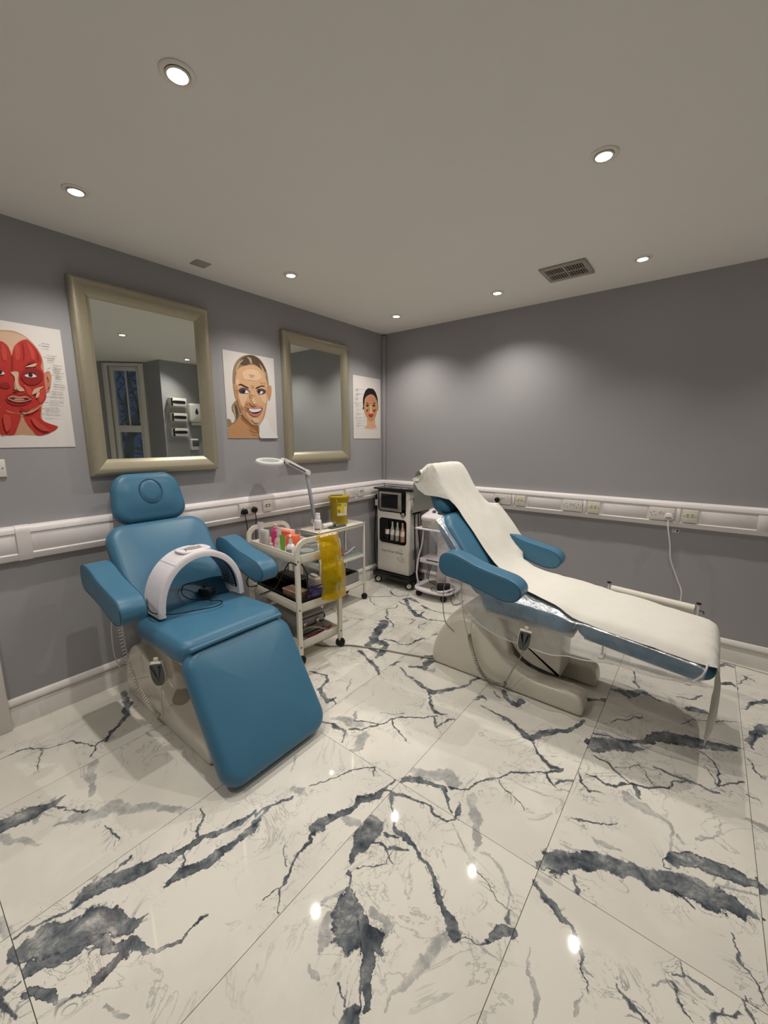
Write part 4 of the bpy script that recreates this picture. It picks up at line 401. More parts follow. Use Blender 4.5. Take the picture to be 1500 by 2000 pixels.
    if 'B' in vals:
        vv = mth('ADD', vals['B'], rg)
        f = smooth(vv, 1.08, 1.30)
        r = N.new('ShaderNodeValToRGB'); e = r.color_ramp.elements
        e[0].position = 0.30; e[0].color = (*lin((52, 58, 66)), 1); e[1].position = 0.74; e[1].color = (*lin((214, 211, 204)), 1)
        q = e.new(0.42); q.color = (*lin((84, 90, 97)), 1); q = e.new(0.54); q.color = (*lin((122, 126, 129)), 1); q = e.new(0.63); q.color = (*lin((160, 161, 159)), 1)
        L.new(mot.outputs['Fac'], r.inputs[0])
        edge = mth('MULTIPLY', mth('MULTIPLY', f, smooth(vv, 1.12, 0.85)), smooth(cl.outputs['Fac'], 0.60, 0.45))
        g = mixc(edge, r.outputs[0], (42, 52, 68)); col = mixc(f, col, g)
    ck = noise_(7.5, 5, 0.62, 1.0); ca = mth('ABSOLUTE', mth('SUBTRACT', ck.outputs['Fac'], 0.5), 0); near = None
    if 'B' in vals: near = smooth(vals['B'], 1.2, 4.0)
    if 'K' in vals:
        nk = smooth(vals['K'], 2.0, 22.0); near = nk if near is None else mth('MAXIMUM', near, nk)
    if near is not None:
        f = mth('MULTIPLY', mth('MULTIPLY', smooth(ca, 0.002, 0.014), near), 0.65); col = mixc(f, col, (96, 103, 112))
    if 'K' in vals:
        f = mth('MULTIPLY', smooth(mth('ADD', vals['K'], mth('MULTIPLY', rg, 0.8)), 0.6, 1.6), 0.92)
        g = mixc(smooth(mot.outputs['Fac'], 0.42, 0.62), (104, 110, 117), (46, 56, 72)); col = mixc(f, col, g)
    L.new(col, b.inputs['Base Color'])
    b.inputs['Roughness'].default_value = 0.035; b.inputs['Specular IOR Level'].default_value = 0.5
    return m

TX0, TW, TY0, TL = 0.003, 0.6, -0.989, 1.186
floor = MB().box((2.2, -2.5, -0.06), (5.2, 5.6, 0.11)).build('floor', 'grout'); struct(floor)
xs = [0.0]+[TX0+TW*k for k in range(1, 8)]+[4.62]
ys = [0.0]+[TY0-TL*k for k in range(0, 4)]+[-5.0]
GAP = 0.0011
_tile_mesh = {}
_k = 0
for i in range(len(xs)-1):
    for j in range(len(ys)-1):
        x0, x1, y1, y0 = xs[i], xs[i+1], ys[j], ys[j+1]
        w, l = x1-x0-2*GAP, y1-y0-2*GAP
        key = (round(w, 3), round(l, 3))
        if key not in _tile_mesh:
            t = MB().box((w/2, l/2, -0.004), (w, l, 0.008), bev=0.0).build('floor_tile', None, floor)
            t.data.materials.append(MATS['white_gloss']); _tile_mesh[key] = t.data
        else:
            t = bpy.data.objects.new('floor_tile', _tile_mesh[key]); COL.objects.link(t); t.parent = floor
        t.location = (x0+GAP, y0+GAP, 0.0)
        segs = {'K': [], 'B': [], 'L': []}
        for kind, pts in VEINS:
            cx = sum(p[0] for p in pts)/len(pts); cy = sum(p[1] for p in pts)/len(pts)
            mid = pts[len(pts)//2]
            inside = lambda p: x0-0.02 <= p[0] <= x1+0.02 and y0-0.02 <= p[1] <= y1+0.02
            for a, q in zip(pts, pts[1:]):
                mp = ((a[0]+q[0])/2, (a[1]+q[1])/2)
                if inside(mp) or inside(a) and inside(q):
                    mw = 0.0016 if kind == 'K' else 0.003
                    segs[kind].append(((a[0]-x0-GAP, a[1]-y0-GAP), (q[0]-x0-GAP, q[1]-y0-GAP), max(a[2], mw), max(q[2], mw)))
        _k += 1
        if not any(segs.values()):        # tiles out of the photograph: veins of the same kind
            rr = random.Random(_k)
            for kind, n_, wd in (('K', 3, 0.003), ('B', 1, 0.03), ('L', 1, 0.02)):
                for _ in range(n_):
                    p = [rr.uniform(0, w), rr.uniform(0, l)]; a = rr.uniform(0, 6.28)
                    for _s in range(4):
                        q = [p[0]+0.12*math.cos(a), p[1]+0.12*math.sin(a)]; a += rr.uniform(-0.7, 0.7)
                        segs[kind].append((tuple(p), tuple(q), wd*rr.uniform(0.4, 1.2), wd*rr.uniform(0.4, 1.2))); p = q
        t.material_slots[0].link = 'OBJECT'; t.material_slots[0].material = marble('marble', segs, _k)

# ------------------------------------------------------------------ walls, ceiling
ceiling = struct(MB().box((2.2, -2.5, H+0.05), (5.2, 5.6, 0.1)).build('ceiling', 'ceiling_paint'))
struct(MB().box((-0.05, -2.5, H/2), (0.1, 5.2, H+0.2)).build('wall_left', 'wall_paint'))
struct(MB().box((1.83, 0.05, H/2), (3.66, 0.1, H+0.2)).build('wall_back', 'wall_paint'))
struct(MB().box((2.2, YF-0.05, H/2), (4.9, 0.1, H+0.2)).build('wall_front', 'wall_paint'))
w = MB()
w.box((XR+0.05, -0.33, H/2), (0.1, 0.66, H+0.2)); w.box((XR+0.05, -4.1, H/2), (0.1, 1.8, H+0.2))
struct(w.build('wall_right', 'wall_paint'))
def slab(a, b, z0, z1, t=0.1):
    a = Vector((a[0], a[1], 0)); b = Vector((b[0], b[1], 0)); d = (b-a).normalized(); n = Vector((d.y, -d.x, 0))
    m_ = MB(); pr = [a, b, b+n*-t, a+n*-t]
    v = [(p.x, p.y, z0) for p in pr]+[(p.x, p.y, z1) for p in pr]
    m_.add(v, [(0, 1, 2, 3), (7, 6, 5, 4), (0, 4, 5, 1), (1, 5, 6, 2), (2, 6, 7, 3), (3, 7, 4, 0)], None, False); return m_
BAY = [(XR, -0.66), (3.98, -0.68), (4.48, -1.13), (4.48, -2.75), (3.98, -3.20), (XR, -3.22)]
for k, (a, q) in enumerate(zip(BAY, BAY[1:])):
    m_ = MB()
    if k in (0, 4):
        p = slab(a, q, -0.1, H+0.1); m_.add(p.v, p.f, None, False)
    else:
        A = Vector(a); Q = Vector(q); d = (Q-A).normalized(); Ln = (Q-A).length
        i0, i1 = (0.09, 0.53) if k == 1 else (Ln-0.53, Ln-0.09) if k == 3 else (0.15, Ln-0.15)
        for (s0, s1, z0, z1) in ((0, i0, -0.1, H+0.1), (i1, Ln, -0.1, H+0.1), (i0, i1, -0.1, 0.72), (i0, i1, 2.46, H+0.1)):
            p = slab(A+d*s0, A+d*s1, z0, z1); m_.add(p.v, p.f, None, False)
    struct(m_.build('wall_bay', 'wall_paint'))
def sash_window(idx, a, q, i0, i1):
    A = Vector((a[0], a[1], 0)); Q = Vector((q[0], q[1], 0)); d = (Q-A).normalized(); n = Vector((d.y, -d.x, 0))
    R_ = frame(A+d*i0-n*0.05, d, n); W_ = i1-i0
    root = bpy.data.objects.new('window_%d' % idx, None); COL.objects.link(root); root.matrix_world = R_; root['kind'] = 'structure'
    # local x along the wall, local z into the room, local y = height (sign from the frame)
    sy = 1 if (R_.to_3x3() @ Vector((0, 1, 0))).z > 0 else -1
    def bx(x0, x1, z0, z1, d0, d1, name, mt):
        y0, y1 = sorted((z0*sy, z1*sy)); MB().box(((x0+x1)/2, (y0+y1)/2, (d0+d1)/2), (x1-x0, y1-y0, d1-d0), bev=0.004).build(name, mt, root)
    f_ = 0.06
    for nm, x0, x1, z0, z1 in (('window_frame', 0, f_, 0.72, 2.46), ('window_frame', W_-f_, W_, 0.72, 2.46), ('window_frame', f_, W_-f_, 2.40, 2.46), ('window_frame', f_, W_-f_, 0.72, 0.78), ('sash_rail', f_, W_-f_, 1.51, 1.61)):
        bx(x0, x1, z0, z1, -0.03, 0.03, nm, 'white_gloss')
    bx(W_/2-0.009, W_/2+0.009, 1.61, 2.40, -0.012, 0.012, 'glazing_bar', 'white_gloss')
    bx(f_, W_-f_, 1.61, 2.40, -0.003, 0.003, 'pane', 'window_glass'); bx(f_, W_-f_, 0.78, 1.51, -0.003, 0.003, 'pane', 'window_glass')
    for nm, x0, x1, z0, z1 in (('window_casing', -0.07, 0.0, 0.66, 2.50), ('window_casing', W_, W_+0.07, 0.66, 2.50), ('window_casing', 0.0, W_, 2.46, 2.50)):
        bx(x0, x1, z0, z1, 0.052, 0.075, nm, 'white_gloss')
    bx(-0.09, W_+0.09, 0.68, 0.72, 0.03, 0.13, 'window_sill', 'white_gloss')
sash_window(1, BAY[1], BAY[2], 0.09, 0.53)
sash_window(2, BAY[2], BAY[3], 0.15, 1.47)
sash_window(3, BAY[3], BAY[4], 0.142, 0.582)

# skirting with a rounded top moulding
SK = [(0, 0), (0.018, 0), (0.018, 0.108), (0.014, 0.113), (0.014, 0.116), (0.022, 0.120), (0.025, 0.128), (0.022, 0.138), (0.013, 0.146), (0.010, 0.152), (0, 0.155)]
struct(MB().prism(SK, 'y', -3.15, 0.0).build('baseboard_left', 'white_gloss'))
struct(MB().prism([(-p, q) for p, q in SK], 'x', 0.026, XR).build('baseboard_back', 'white_gloss'))
struct(MB().prism([(XR-p, q) for p, q in SK], 'y', -0.66, -0.026).build('baseboard_right', 'white_gloss'))
# door beside the left-hand poster (only its frame edge shows)
t = bpy.data.objects.new('door_1', None); COL.objects.link(t); t['kind'] = 'structure'
MB().box((0.012, -3.205, 1.04), (0.05, 0.11, 2.08), bev=0.006).build('door_frame', 'white_gloss', t)
MB().box((0.012, -4.105, 1.04), (0.05, 0.11, 2.08), bev=0.006).build('door_frame', 'white_gloss', t)
MB().box((0.012, -3.655, 2.135), (0.05, 1.01, 0.11), bev=0.006).build('door_frame', 'white_gloss', t)
d_ = MB().box((0.004, -3.655, 1.04), (0.03, 0.79, 2.08), bev=0.003).build('door_leaf', 'white_gloss', t)
for z0, z1 in ((0.25, 0.95), (1.1, 1.9)): MB().box((0.021, -3.655, (z0+z1)/2), (0.008, 0.55, z1-z0), bev=0.006).build('door_panel', 'white_gloss', t)
MB().cyl((0.02, -3.33, 1.0), (0.07, -3.33, 1.0), 0.012).tube([(0.065, -3.33, 1.0), (0.068, -3.38, 1.0), (0.066, -3.44, 1.0)], 0.009).build('door_handle', 'chrome', t)
# boxed pipe in the corner
struct(MB().box((0.019, -0.017, 1.78), (0.036, 0.032, 1.45), bev=0.004).build('trim_1', 'wall_paint'))

# tree outside the bay window
tr = thing('garden_tree', 'dark bare-branched tree outside the bay window, seen in the big mirror', 'tree', (6.4, -0.2, -0.5))
tb = MB(); rr = random.Random(3)
def branch(p, d, l, r, lv):
    q = p+d*l; tb.tube([p, (p+q)/2+Vector((rr.uniform(-.04, .04), rr.uniform(-.04, .04), 0)), q], r, 5, rad=[r, r*0.8, r*0.62])
    if lv == 0: return
    for _ in range(3): branch(p+d*l*rr.uniform(0.6, 1.0), (d+Vector((rr.uniform(-1, 1), rr.uniform(-1, 1), rr.uniform(-0.3, 0.7)))*0.75).normalized(), l*0.72, r*0.6, lv-1)
branch(Vector((0, 0, 0)), Vector((0, 0, 1)), 1.5, 0.12, 4)
tb.build('branches', 'bark', tr)
lf = MB()
for _ in range(700):
    c = Vector((rr.gauss(0, 0.8), rr.gauss(0, 0.8), rr.gauss(2.1, 0.8))); a = Vector((rr.uniform(-1, 1), rr.uniform(-1, 1), rr.uniform(-1, 1))).normalized(); b_ = a.orthogonal().normalized(); s_ = rr.uniform(0.04, 0.09)
    lf.add([c-a*s_, c+b_*s_*0.5, c+a*s_, c-b_*s_*0.5], [(0, 1, 2, 3)], None, False)
o = lf.build('foliage', 'leaves_dark', tr); o['kind'] = 'stuff'

# ------------------------------------------------------------------ ceiling downlights (the room's light)
SPOTS = [(0.49, -0.44), (1.395, -0.44), (2.29, -0.45), (3.19, -0.44), (0.49, -1.575), (2.29, -1.575), (0.49, -2.72), (1.395, -2.72), (1.395, -3.86)]  # the last one is a guess: unseen, added to light the room
SPOT_L = {0: 'round downlight in the ceiling corner above the small face poster', 1: 'round downlight near the back wall, between the corner one and the vent', 2: 'round downlight near the back wall just beyond the ceiling vent',
          4: 'round downlight above the gap between the two mirrors', 5: 'round downlight in the ceiling above the paper-covered bed', 6: 'round downlight above the big mirror, at the edge of the picture', 7: 'largest downlight, alone at the top of the picture',
          8: 'guessed downlight behind the camera, unseen, added to light the room',
          3: 'downlight at the far wall seen only in the big mirror'}
TILT = {2: (-0.42, 0.0), 3: (-0.42, 0.0), 5: (0.0, 0.12)}      # swivelled lamps, radians about x and y
def downlight(k, x, y):
    t = thing('ceiling_downlight', SPOT_L.get(k, 'round ceiling downlight behind the camera, unseen, added for light'), 'downlight', (x, y, H), group='ceiling downlights' )
    MB().lathe([(0.040, 0.0), (0.050, 0.0), (0.050, -0.003), (0.046, -0.006), (0.038, -0.006), (0.034, -0.003), (0.034, 0.0)], 28).build('bezel', 'ring_white', t)
    MB().lathe([(0.029, -0.002), (0.034, -0.005), (0.0335, -0.0085), (0.028, -0.0085), (0.027, -0.006)], 24).build('lamp_rim', 'reflector', t)
    MB().lathe([(0.0, -0.0075), (0.027, -0.0075), (0.027, -0.0060), (0.0, -0.0060)][::-1], 20).build('lamp_face', 'lamp_glow', t)
    ld = bpy.data.lights.new('downlight_beam', 'SPOT'); ld.energy = LAMP_W; ld.color = LAMP_RGB; ld.spot_size = LAMP_CONE; ld.spot_blend = LAMP_BLEND; ld.shadow_soft_size = 0.015
    lo = bpy.data.objects.new('downlight_beam', ld); COL.objects.link(lo); lo.parent = t; lo.location = (0, 0, -0.02); lo.rotation_euler = (*TILT.get(k, (0, 0)), 0)
for k, (x, y) in enumerate(SPOTS): downlight(k, x, y)

# ceiling vent with four banks of slats, blank plate
t = thing('ceiling_vent', 'square grey air vent with four slatted panels in the ceiling', 'vent', (1.893, -0.54, H))
MB().box((0, 0, -0.002), (0.235, 0.215, 0.003)).build('vent_back', 'vent_dark', t)
for (cx, cy, sx, sy) in ((0, 0.11, 0.27, 0.035), (0, -0.11, 0.27, 0.035), (-0.122, 0, 0.028, 0.19), (0.122, 0, 0.028, 0.19), (0, 0, 0.014, 0.19), (0, 0, 0.22, 0.012)):
    MB().box((cx, cy, -0.006), (sx, sy, 0.010), bev=0.002, seg=1).build('vent_frame', 'vent_grey', t)
sl = MB().box((0, 0, 0), (0.004, 0.082, 0.008)).build('slat', 'vent_grey', t); n_ = 0
for bx_ in (-0.058, 0.058):
    for by_ in (-0.05, 0.05):
        for q in range(7):
            s_ = sl if n_ == 0 else bpy.data.objects.new('slat', sl.data)
            if n_: COL.objects.link(s_); s_.parent = t
            s_.location = (bx_+(q-3)*0.0138, by_, -0.006); n_ += 1
t = thing('ceiling_plate', 'small square grey blank plate on the ceiling above the big mirror', 'blank plate', (0.2, -2.02, H))
MB().box((0, 0, -0.003), (0.088, 0.088, 0.006), bev=0.002).build('cover', 'plate_grey', t)

# ------------------------------------------------------------------ bench trunking on two walls, sockets
TR = [(0.001, 1.057), (0.034, 1.057), (0.048, 1.046), (0.050, 1.024), (0.044, 1.019), (0.044, 0.922), (0.050, 0.917), (0.050, 0.912), (0.036, 0.884), (0.001, 0.884)]
def trunk_left():
    t = thing('cable_trunking', 'white cable trunking along the mirror wall', 'trunking', (0, 0, 0))
    MB().prism(TR, 'y', -3.15, 0.0).build('trunking_body', 'trunking_white', t)
    for y0, y1 in ((-3.15, -3.02), (-2.96, -1.785), (-1.475, -0.68), (-0.375, -0.06)):
        MB().box((0.0425, (y0+y1)/2, 0.970), (0.006, y1-y0, 0.090), bev=0.0015, seg=1).build('cover_panel', 'trunking_white', t)
    MB().prism([(p+0.003*(p > 0), q+(0.002 if q > 1 else -0.002 if q < 0.9 else 0)) for p, q in TR[:2]]+[(0.051, 1.048), (0.053, 1.03), (0.053, 0.912), (0.039, 0.882), (0, 0.882)], 'y', -3.018, -2.962).build('joint_cover', 'trunking_white', t)
    MB().box((0.0465, -0.483, 0.965), (0.006, 0.016, 0.106), bev=0.0015, seg=1).build('joint_cover', 'trunking_white', t)
def trunk_back():
    t = thing('cable_trunking', 'white cable trunking along the bare back wall', 'trunking', (0, 0, 0))
    MB().prism([(-p, q) for p, q in TR], 'x', 0.051, XR).build('trunking_body', 'trunking_white', t)
    for x0, x1 in ((0.06, 1.27), (1.57, 1.835), (2.14, 2.415), (2.72, 3.0), (3.06, 3.5)):
        MB().box(((x0+x1)/2, -0.0425, 0.970), (x1-x0, 0.006, 0.090), bev=0.0015, seg=1).build('cover_panel', 'trunking_white', t)
    for x0 in (1.449, 2.008, 2.597, 3.03): MB().box((x0, -0.0470, 0.962), (0.022 if x0 < 3 else 0.06, 0.008, 0.104), bev=0.0015, seg=1).build('joint_cover', 'trunking_white', t)
trunk_left(); trunk_back()
def on_left(y, z): return frame((0.049, y, z), (0, 1, 0), (1, 0, 0))
def on_back(x, z): return frame((x, -0.049, z), (1, 0, 0), (0, -1, 0))
def double_socket(M, label):
    t = thing('double_socket', label, 'socket', group='double mains sockets on the trunking'); t.matrix_world = M
    MB().box((0, 0, 0.004), (0.146, 0.086, 0.010), bev=0.003).build('face_plate', 'socket_white', t)
    for sx in (-1, 1):
        MB().box((sx*0.011, 0.018, 0.011), (0.011, 0.020, 0.007), bev=0.002).build('rocker_switch', 'socket_white', t)
        MB().box((sx*0.044, 0.012, 0.0092), (0.004, 0.008, 0.001)).build('pin_slot', 'dark_slot', t)
        for q in (-1, 1): MB().box((sx*0.044+q*0.011, -0.010, 0.0092), (0.0065, 0.004, 0.001)).build('pin_slot', 'dark_slot', t)
    for q in (-1, 1): MB().cyl((q*0.063, 0.006, 0.008), (q*0.063, 0.006, 0.0096), 0.003, 8).build('screw', 'dark_slot', t)
    return t
def data_socket(M, label, cream=True):
    t = thing('data_socket', label, 'socket', group='square data outlets on the trunking'); t.matrix_world = M
    MB().box((0, 0, 0.004), (0.086, 0.086, 0.010), bev=0.003).build('face_plate', 'socket_cream' if cream else 'socket_white', t)
    for sx in (-1, 1):
        MB().box((sx*0.013, 0.010, 0.0094), (0.015, 0.007, 0.0015)).build('jack_port', 'dark_slot' if not cream else 'grey_card', t)
        MB().box((sx*0.013, -0.004, 0.0094), (0.015, 0.006, 0.0015)).build('jack_port', 'grey_card' if cream else 'dark_slot', t)
        MB().box((sx*0.013, -0.018, 0.0094), (0.016, 0.006, 0.0015)).build('label_window', 'poster_paper', t)
        MB().cyl((sx*0.032, 0.0, 0.008), (sx*0.032, 0.0, 0.0098), 0.003, 8).build('screw', 'dark_slot', t)
    return t
double_socket(on_left(-1.705, 0.972), 'double socket on the mirror wall with two black plugs in it')
data_socket(on_left(-1.53, 0.972), 'data outlet in the lamp shadow behind the product trolley', False)
double_socket(on_left(-0.578, 0.972), 'double socket beside the yellow sharps bin')
data_socket(on_left(-0.43, 0.972), 'data outlet between the sharps bin and the corner machine', False)
double_socket(on_back(1.358, 0.968), 'double socket with a round black plug beside the paper-covered headrest')
data_socket(on_back(1.510, 0.968), 'cream data outlet nearest the paper-covered headrest')
double_socket(on_back(1.921, 0.968), 'empty double socket in the middle of the back wall')
data_socket(on_back(2.072, 0.968), 'cream data outlet in the middle of the back wall')
double_socket(on_back(2.503, 0.968), 'double socket with a white plug in it')
data_socket(on_back(2.662, 0.968), 'cream data outlet beside the white plug')
def plug(M, label, m, path=None, rnd=False, pr=0.0032):
    t = thing('mains_plug', label, 'plug'); t.matrix_world = M
    if rnd: MB().lathe([(0.0, 0), (0.021, 0), (0.023, 0.008), (0.022, 0.022), (0.014, 0.028), (0.0, 0.029)], 20).build('plug_body', m, t)
    else: MB().pillow(flat([(-0.022, -0.018), (0.022, -0.018), (0.025, 0.0), (0.019, 0.016), (0.0, 0.024), (-0.019, 0.016), (-0.025, 0.0)], 4), 0.026, 0.007, 0.002, Matrix.Translation((0, 0, 0.013))).build('plug_body', m, t)
    if path:
        inv = M.inverted(); MB().tube([inv @ Vector(p) for p in spline(path, 8)], pr, 8).build('power_cable', {'black_plastic': 'cable_black', 'cable_white': 'cable_white'}[m], t)
    return t
plug(on_left(-1.748, 0.957) @ Matrix.Translation((0, 0, 0.0102)), 'square black plug on the mirror wall', 'black_plastic', [(0.075, -1.748, 0.945), (0.082, -1.746, 0.90), (0.080, -1.735, 0.80), (0.075, -1.722, 0.70), (0.075, -1.71, 0.5)])
plug(on_left(-1.661, 0.960) @ Matrix.Translation((0, 0, 0.0102)), 'round black plug on the mirror wall', 'black_plastic', [(0.075, -1.66, 0.945), (0.082, -1.66, 0.90), (0.085, -1.67, 0.80), (0.080, -1.675, 0.55)], True)
plug(on_back(1.314, 0.962) @ Matrix.Translation((0, 0, 0.0102)), 'round black plug beside the paper-covered headrest', 'black_plastic', [(1.314, -0.075, 0.945), (1.308, -0.085, 0.88), (1.300, -0.08, 0.70), (1.29, -0.08, 0.45), (1.28, -0.08, 0.03)], True)
plug(on_back(2.547, 0.958) @ Matrix.Translation((0, 0, 0.0102)), 'white plug with a white cable hanging down the back wall', 'cable_white', [(2.547, -0.075, 0.94), (2.552, -0.09, 0.88), (2.575, -0.085, 0.76), (2.588, -0.08, 0.66), (2.640, -0.07, 0.52), (2.670, -0.07, 0.44), (2.672, -0.08, 0.30), (2.69, -0.10, 0.08), (2.74, -0.10, 0.012), (2.86, -0.06, 0.008), (3.0, -0.045, 0.008), (3.2, -0.06, 0.008), (3.45, -0.05, 0.008)], False, 0.0045)
t = thing('wall_tag', 'small printed tag on the wall below the white plug', 'tag'); t.matrix_world = frame((2.592, 0.0, 0.850), (1, 0, 0), (0, -1, 0))
MB().box((0, 0, 0.001), (0.042, 0.024, 0.002), bev=0.0005, seg=1).build('tag_card', 'socket_white', t)
MB().box((0.010, 0, 0.0022), (0.011, 0.014, 0.0006)).build('tag_mark', 'print_dark', t); MB().box((-0.010, 0, 0.0022), (0.010, 0.006, 0.0006)).build('tag_mark', 'print_grey', t)
t = thing('wall_switch', 'white wall plate below the red muscle poster', 'switch'); t.matrix_world = frame((0.0, -3.05, 1.347), (0, 1, 0), (1, 0, 0))
MB().box((0, 0, 0.005), (0.086, 0.086, 0.010), bev=0.003).build('face_plate', 'socket_white', t); MB().box((0.0, 0, 0.011), (0.020, 0.036, 0.006), bev=0.002).build('rocker_switch', 'socket_white', t); MB().cyl((0.030, 0.0, 0.008), (0.030, 0.0, 0.0108), 0.003, 8).build('screw', 'dark_slot', t)
# ------------------------------------------------------------------ mirrors and posters on the left wall
FP = [(0.0, 0.0), (0.0, 0.028), (0.006, 0.037), (0.020, 0.041), (0.040, 0.037), (0.060, 0.028), (0.072, 0.024), (0.078, 0.018), (0.088, 0.014), (0.094, 0.008), (0.094, 0.0)]
def mirror(label, y0, y1, z0, z1, tilt):
    cy, cz = (y0+y1)/2, (z0+z1)/2
    t = thing('wall_mirror', label, 'mirror', (0.002+tilt*(z1-z0)/2, cy, cz)); t.rotation_euler = (0, tilt, 0)
    hw, hh = (y1-y0)/2, (z1-z0)/2
    cor = [(-hw, -hh), (hw, -hh), (hw, hh), (-hw, hh)]
    for k in range(4):
        a, b_ = cor[k], cor[(k+1) % 4]; sa = (-(1 if a[0] > 0 else -1), -(1 if a[1] > 0 else -1)); sb = (-(1 if b_[0] > 0 else -1), -(1 if b_[1] > 0 else -1))
        rows = [[(dd, a[0]+sa[0]*w_, a[1]+sa[1]*w_) for w_, dd in FP], [(dd, b_[0]+sb[0]*w_, b_[1]+sb[1]*w_) for w_, dd in FP]]
        m_ = MB(); n = len(FP); v = rows[0]+rows[1]
        m_.add(v, [(i, i+1, n+i+1, n+i) for i in range(n-1)], None, True); m_.build('frame_rail', 'frame_champagne', t)
    MB().box((0.007, 0, 0), (0.004, (hw-0.09)*2, (hh-0.09)*2)).build('mirror_pane', 'mirror_glass', t)
    MB().box((0.002, 0, 0), (0.004, hw*2-0.01, hh*2-0.01)).build('backing_board', 'brown_card', t)
mirror('large mirror in a champagne frame above the empty blue chair', -2.661, -1.903, 1.281, 2.323, 0.010)
mirror('mirror in a champagne frame nearer the corner, above the magnifier lamp', -1.300, -0.551, 1.285, 2.320, 0.0)
PM = lambda y, z, d: Matrix(((0, 0, 1, d), (1, 0, 0, y), (0, 1, 0, z), (0, 0, 0, 1)))
def poster(name, label, y0, y1, z0, z1, shapes, texts, lines, tsize, clip=None):
    t = thing(name, label, 'poster', (0.001, y0, z0))
    MB().box((0.001, (y1-y0)/2, (z1-z0)/2), (0.002, y1-y0, z1-z0)).build('poster_sheet', 'poster_paper', t)
    for k, (nm, mt, pts) in enumerate(shapes):
        pts = [(min(max(a-y0, 0.001), y1-y0-0.001), min(max(b_-z0, 0.001), z1-z0-0.001)) for a, b_ in flat(pts, 5)]
        dd = 0.0024+0.00025*k; m_ = MB(); m_.add([(dd, a, b_) for a, b_ in pts], [tuple(range(len(pts)))], None, False); m_.build(nm, mt, t)
    for s_, a, b_ in texts: text(s_, tsize, PM(a-y0, b_-z0-tsize*0.5, 0.011), 'print_dark', t)
    for pl in lines:
        m_ = MB()
        for (a, b_), (c, d2) in zip(pl, pl[1:]):
            n = Vector((-(d2-b_), c-a)).normalized()*0.0006; m_.add([(0.0025, a-y0-n.x, b_-z0-n.y), (0.0025, c-y0-n.x, d2-z0-n.y), (0.0025, c-y0+n.x, d2-z0+n.y), (0.0025, a-y0+n.x, b_-z0+n.y)], [(0, 1, 2, 3)], None, False)
        m_.build('leader_line', 'print_grey', t)
poster('anatomy_poster', 'poster of a face with red muscles, left of the big mirror', -3.130, -2.710, 1.446, 2.044, POSTER['p1'], POSTER['p1t'], POSTER['p1l'], 0.0090)
poster('portrait_poster', 'poster of a smiling blonde woman between the two mirrors', -1.797, -1.369, 1.491, 2.096, POSTER['p2'], POSTER['p2t'], [], 0.012)
poster('face_map_poster', 'poster of a dark-haired face with labels, next to the corner', -0.469, -0.055, 1.489, 2.082, POSTER['p3'], POSTER['p3t'], POSTER['p3l'], 0.013)

# things on the far wall that only the big mirror shows
def wallf(y, z): return frame((XR, y, z), (0, -1, 0), (-1, 0, 0))
t = thing('glove_rack', 'clear rack of three glove boxes, seen in the big mirror', 'rack'); t.matrix_world = wallf(-0.475, 1.71)
MB().box((0, 0, 0.004), (0.27, 0.53, 0.006)).build('back_plate', 'acrylic', t)
for zz in (0.255, 0.04, -0.175): MB().box((0, zz-0.085, 0.055), (0.26, 0.006, 0.10)).build('rack_shelf', 'acrylic', t)
for k, (zz, lb) in enumerate(((0.18, 'top'), (-0.035, 'middle'), (-0.25, 'bottom'))):
    g = thing('glove_box', '%s box of gloves in the clear rack seen in the big mirror' % lb, 'box', group='glove boxes in the rack'); g.matrix_world = wallf(-0.475, 1.71) @ Matrix.Translation((0, zz+0.060, 0.055))
    MB().box((0, 0.0, 0), (0.235, 0.115, 0.085), bev=0.003).build('carton', 'poster_paper', g)
    MB().pillow(flat([(-0.08, -0.02), (0.06, -0.02), (0.085, 0.0), (0.06, 0.02), (-0.08, 0.02), (-0.1, 0.0)], 4), 0.008, 0.003, 0.0, Matrix.Translation((0, 0.0, 0.043))).build('glove_opening', 'glove_black', g)
    MB().box((0.098, 0.0, 0.0431), (0.03, 0.112, 0.001)).build('printed_band', 'glove_black', g)
t = thing('towel_dispenser', 'white paper towel dispenser with a blue drop, seen in the big mirror', 'dispenser'); t.matrix_world = wallf(-0.185, 1.81)
MB().pad(0.26, 0.27, 0.11, 0.03, 0.03, 0.012, Matrix.Translation((0, 0, 0.055))).build('housing', 'white_gloss', t)
MB().box((0, -0.16, 0.05), (0.20, 0.05, 0.03), bev=0.01).build('paper_tongue', 'paper_white', t)
MB().pillow(flat([(0, 0.045), (-0.014, 0.015), (-0.024, -0.012), (-0.017, -0.036), (0, -0.044), (0.017, -0.036), (0.024, -0.012), (0.014, 0.015)], 4), 0.006, 0.002, 0, Matrix.Translation((0.04, 0.02, 0.122))).build('drop_emblem', 'water_blue', t)
t = thing('soap_dispenser', 'grey and white soap dispenser seen in the big mirror', 'dispenser'); t.matrix_world = wallf(-0.262, 1.34)
MB().pad(0.17, 0.12, 0.09, 0.02, 0.02, 0.008, Matrix.Translation((0, 0, 0.045)) @ Matrix.Rotation(PI/2, 4, 'Z')).build('housing', 'white_gloss', t)
MB().box((0, 0.015, 0.098), (0.105, 0.09, 0.008), bev=0.004).build('window_panel', 'control_grey', t)

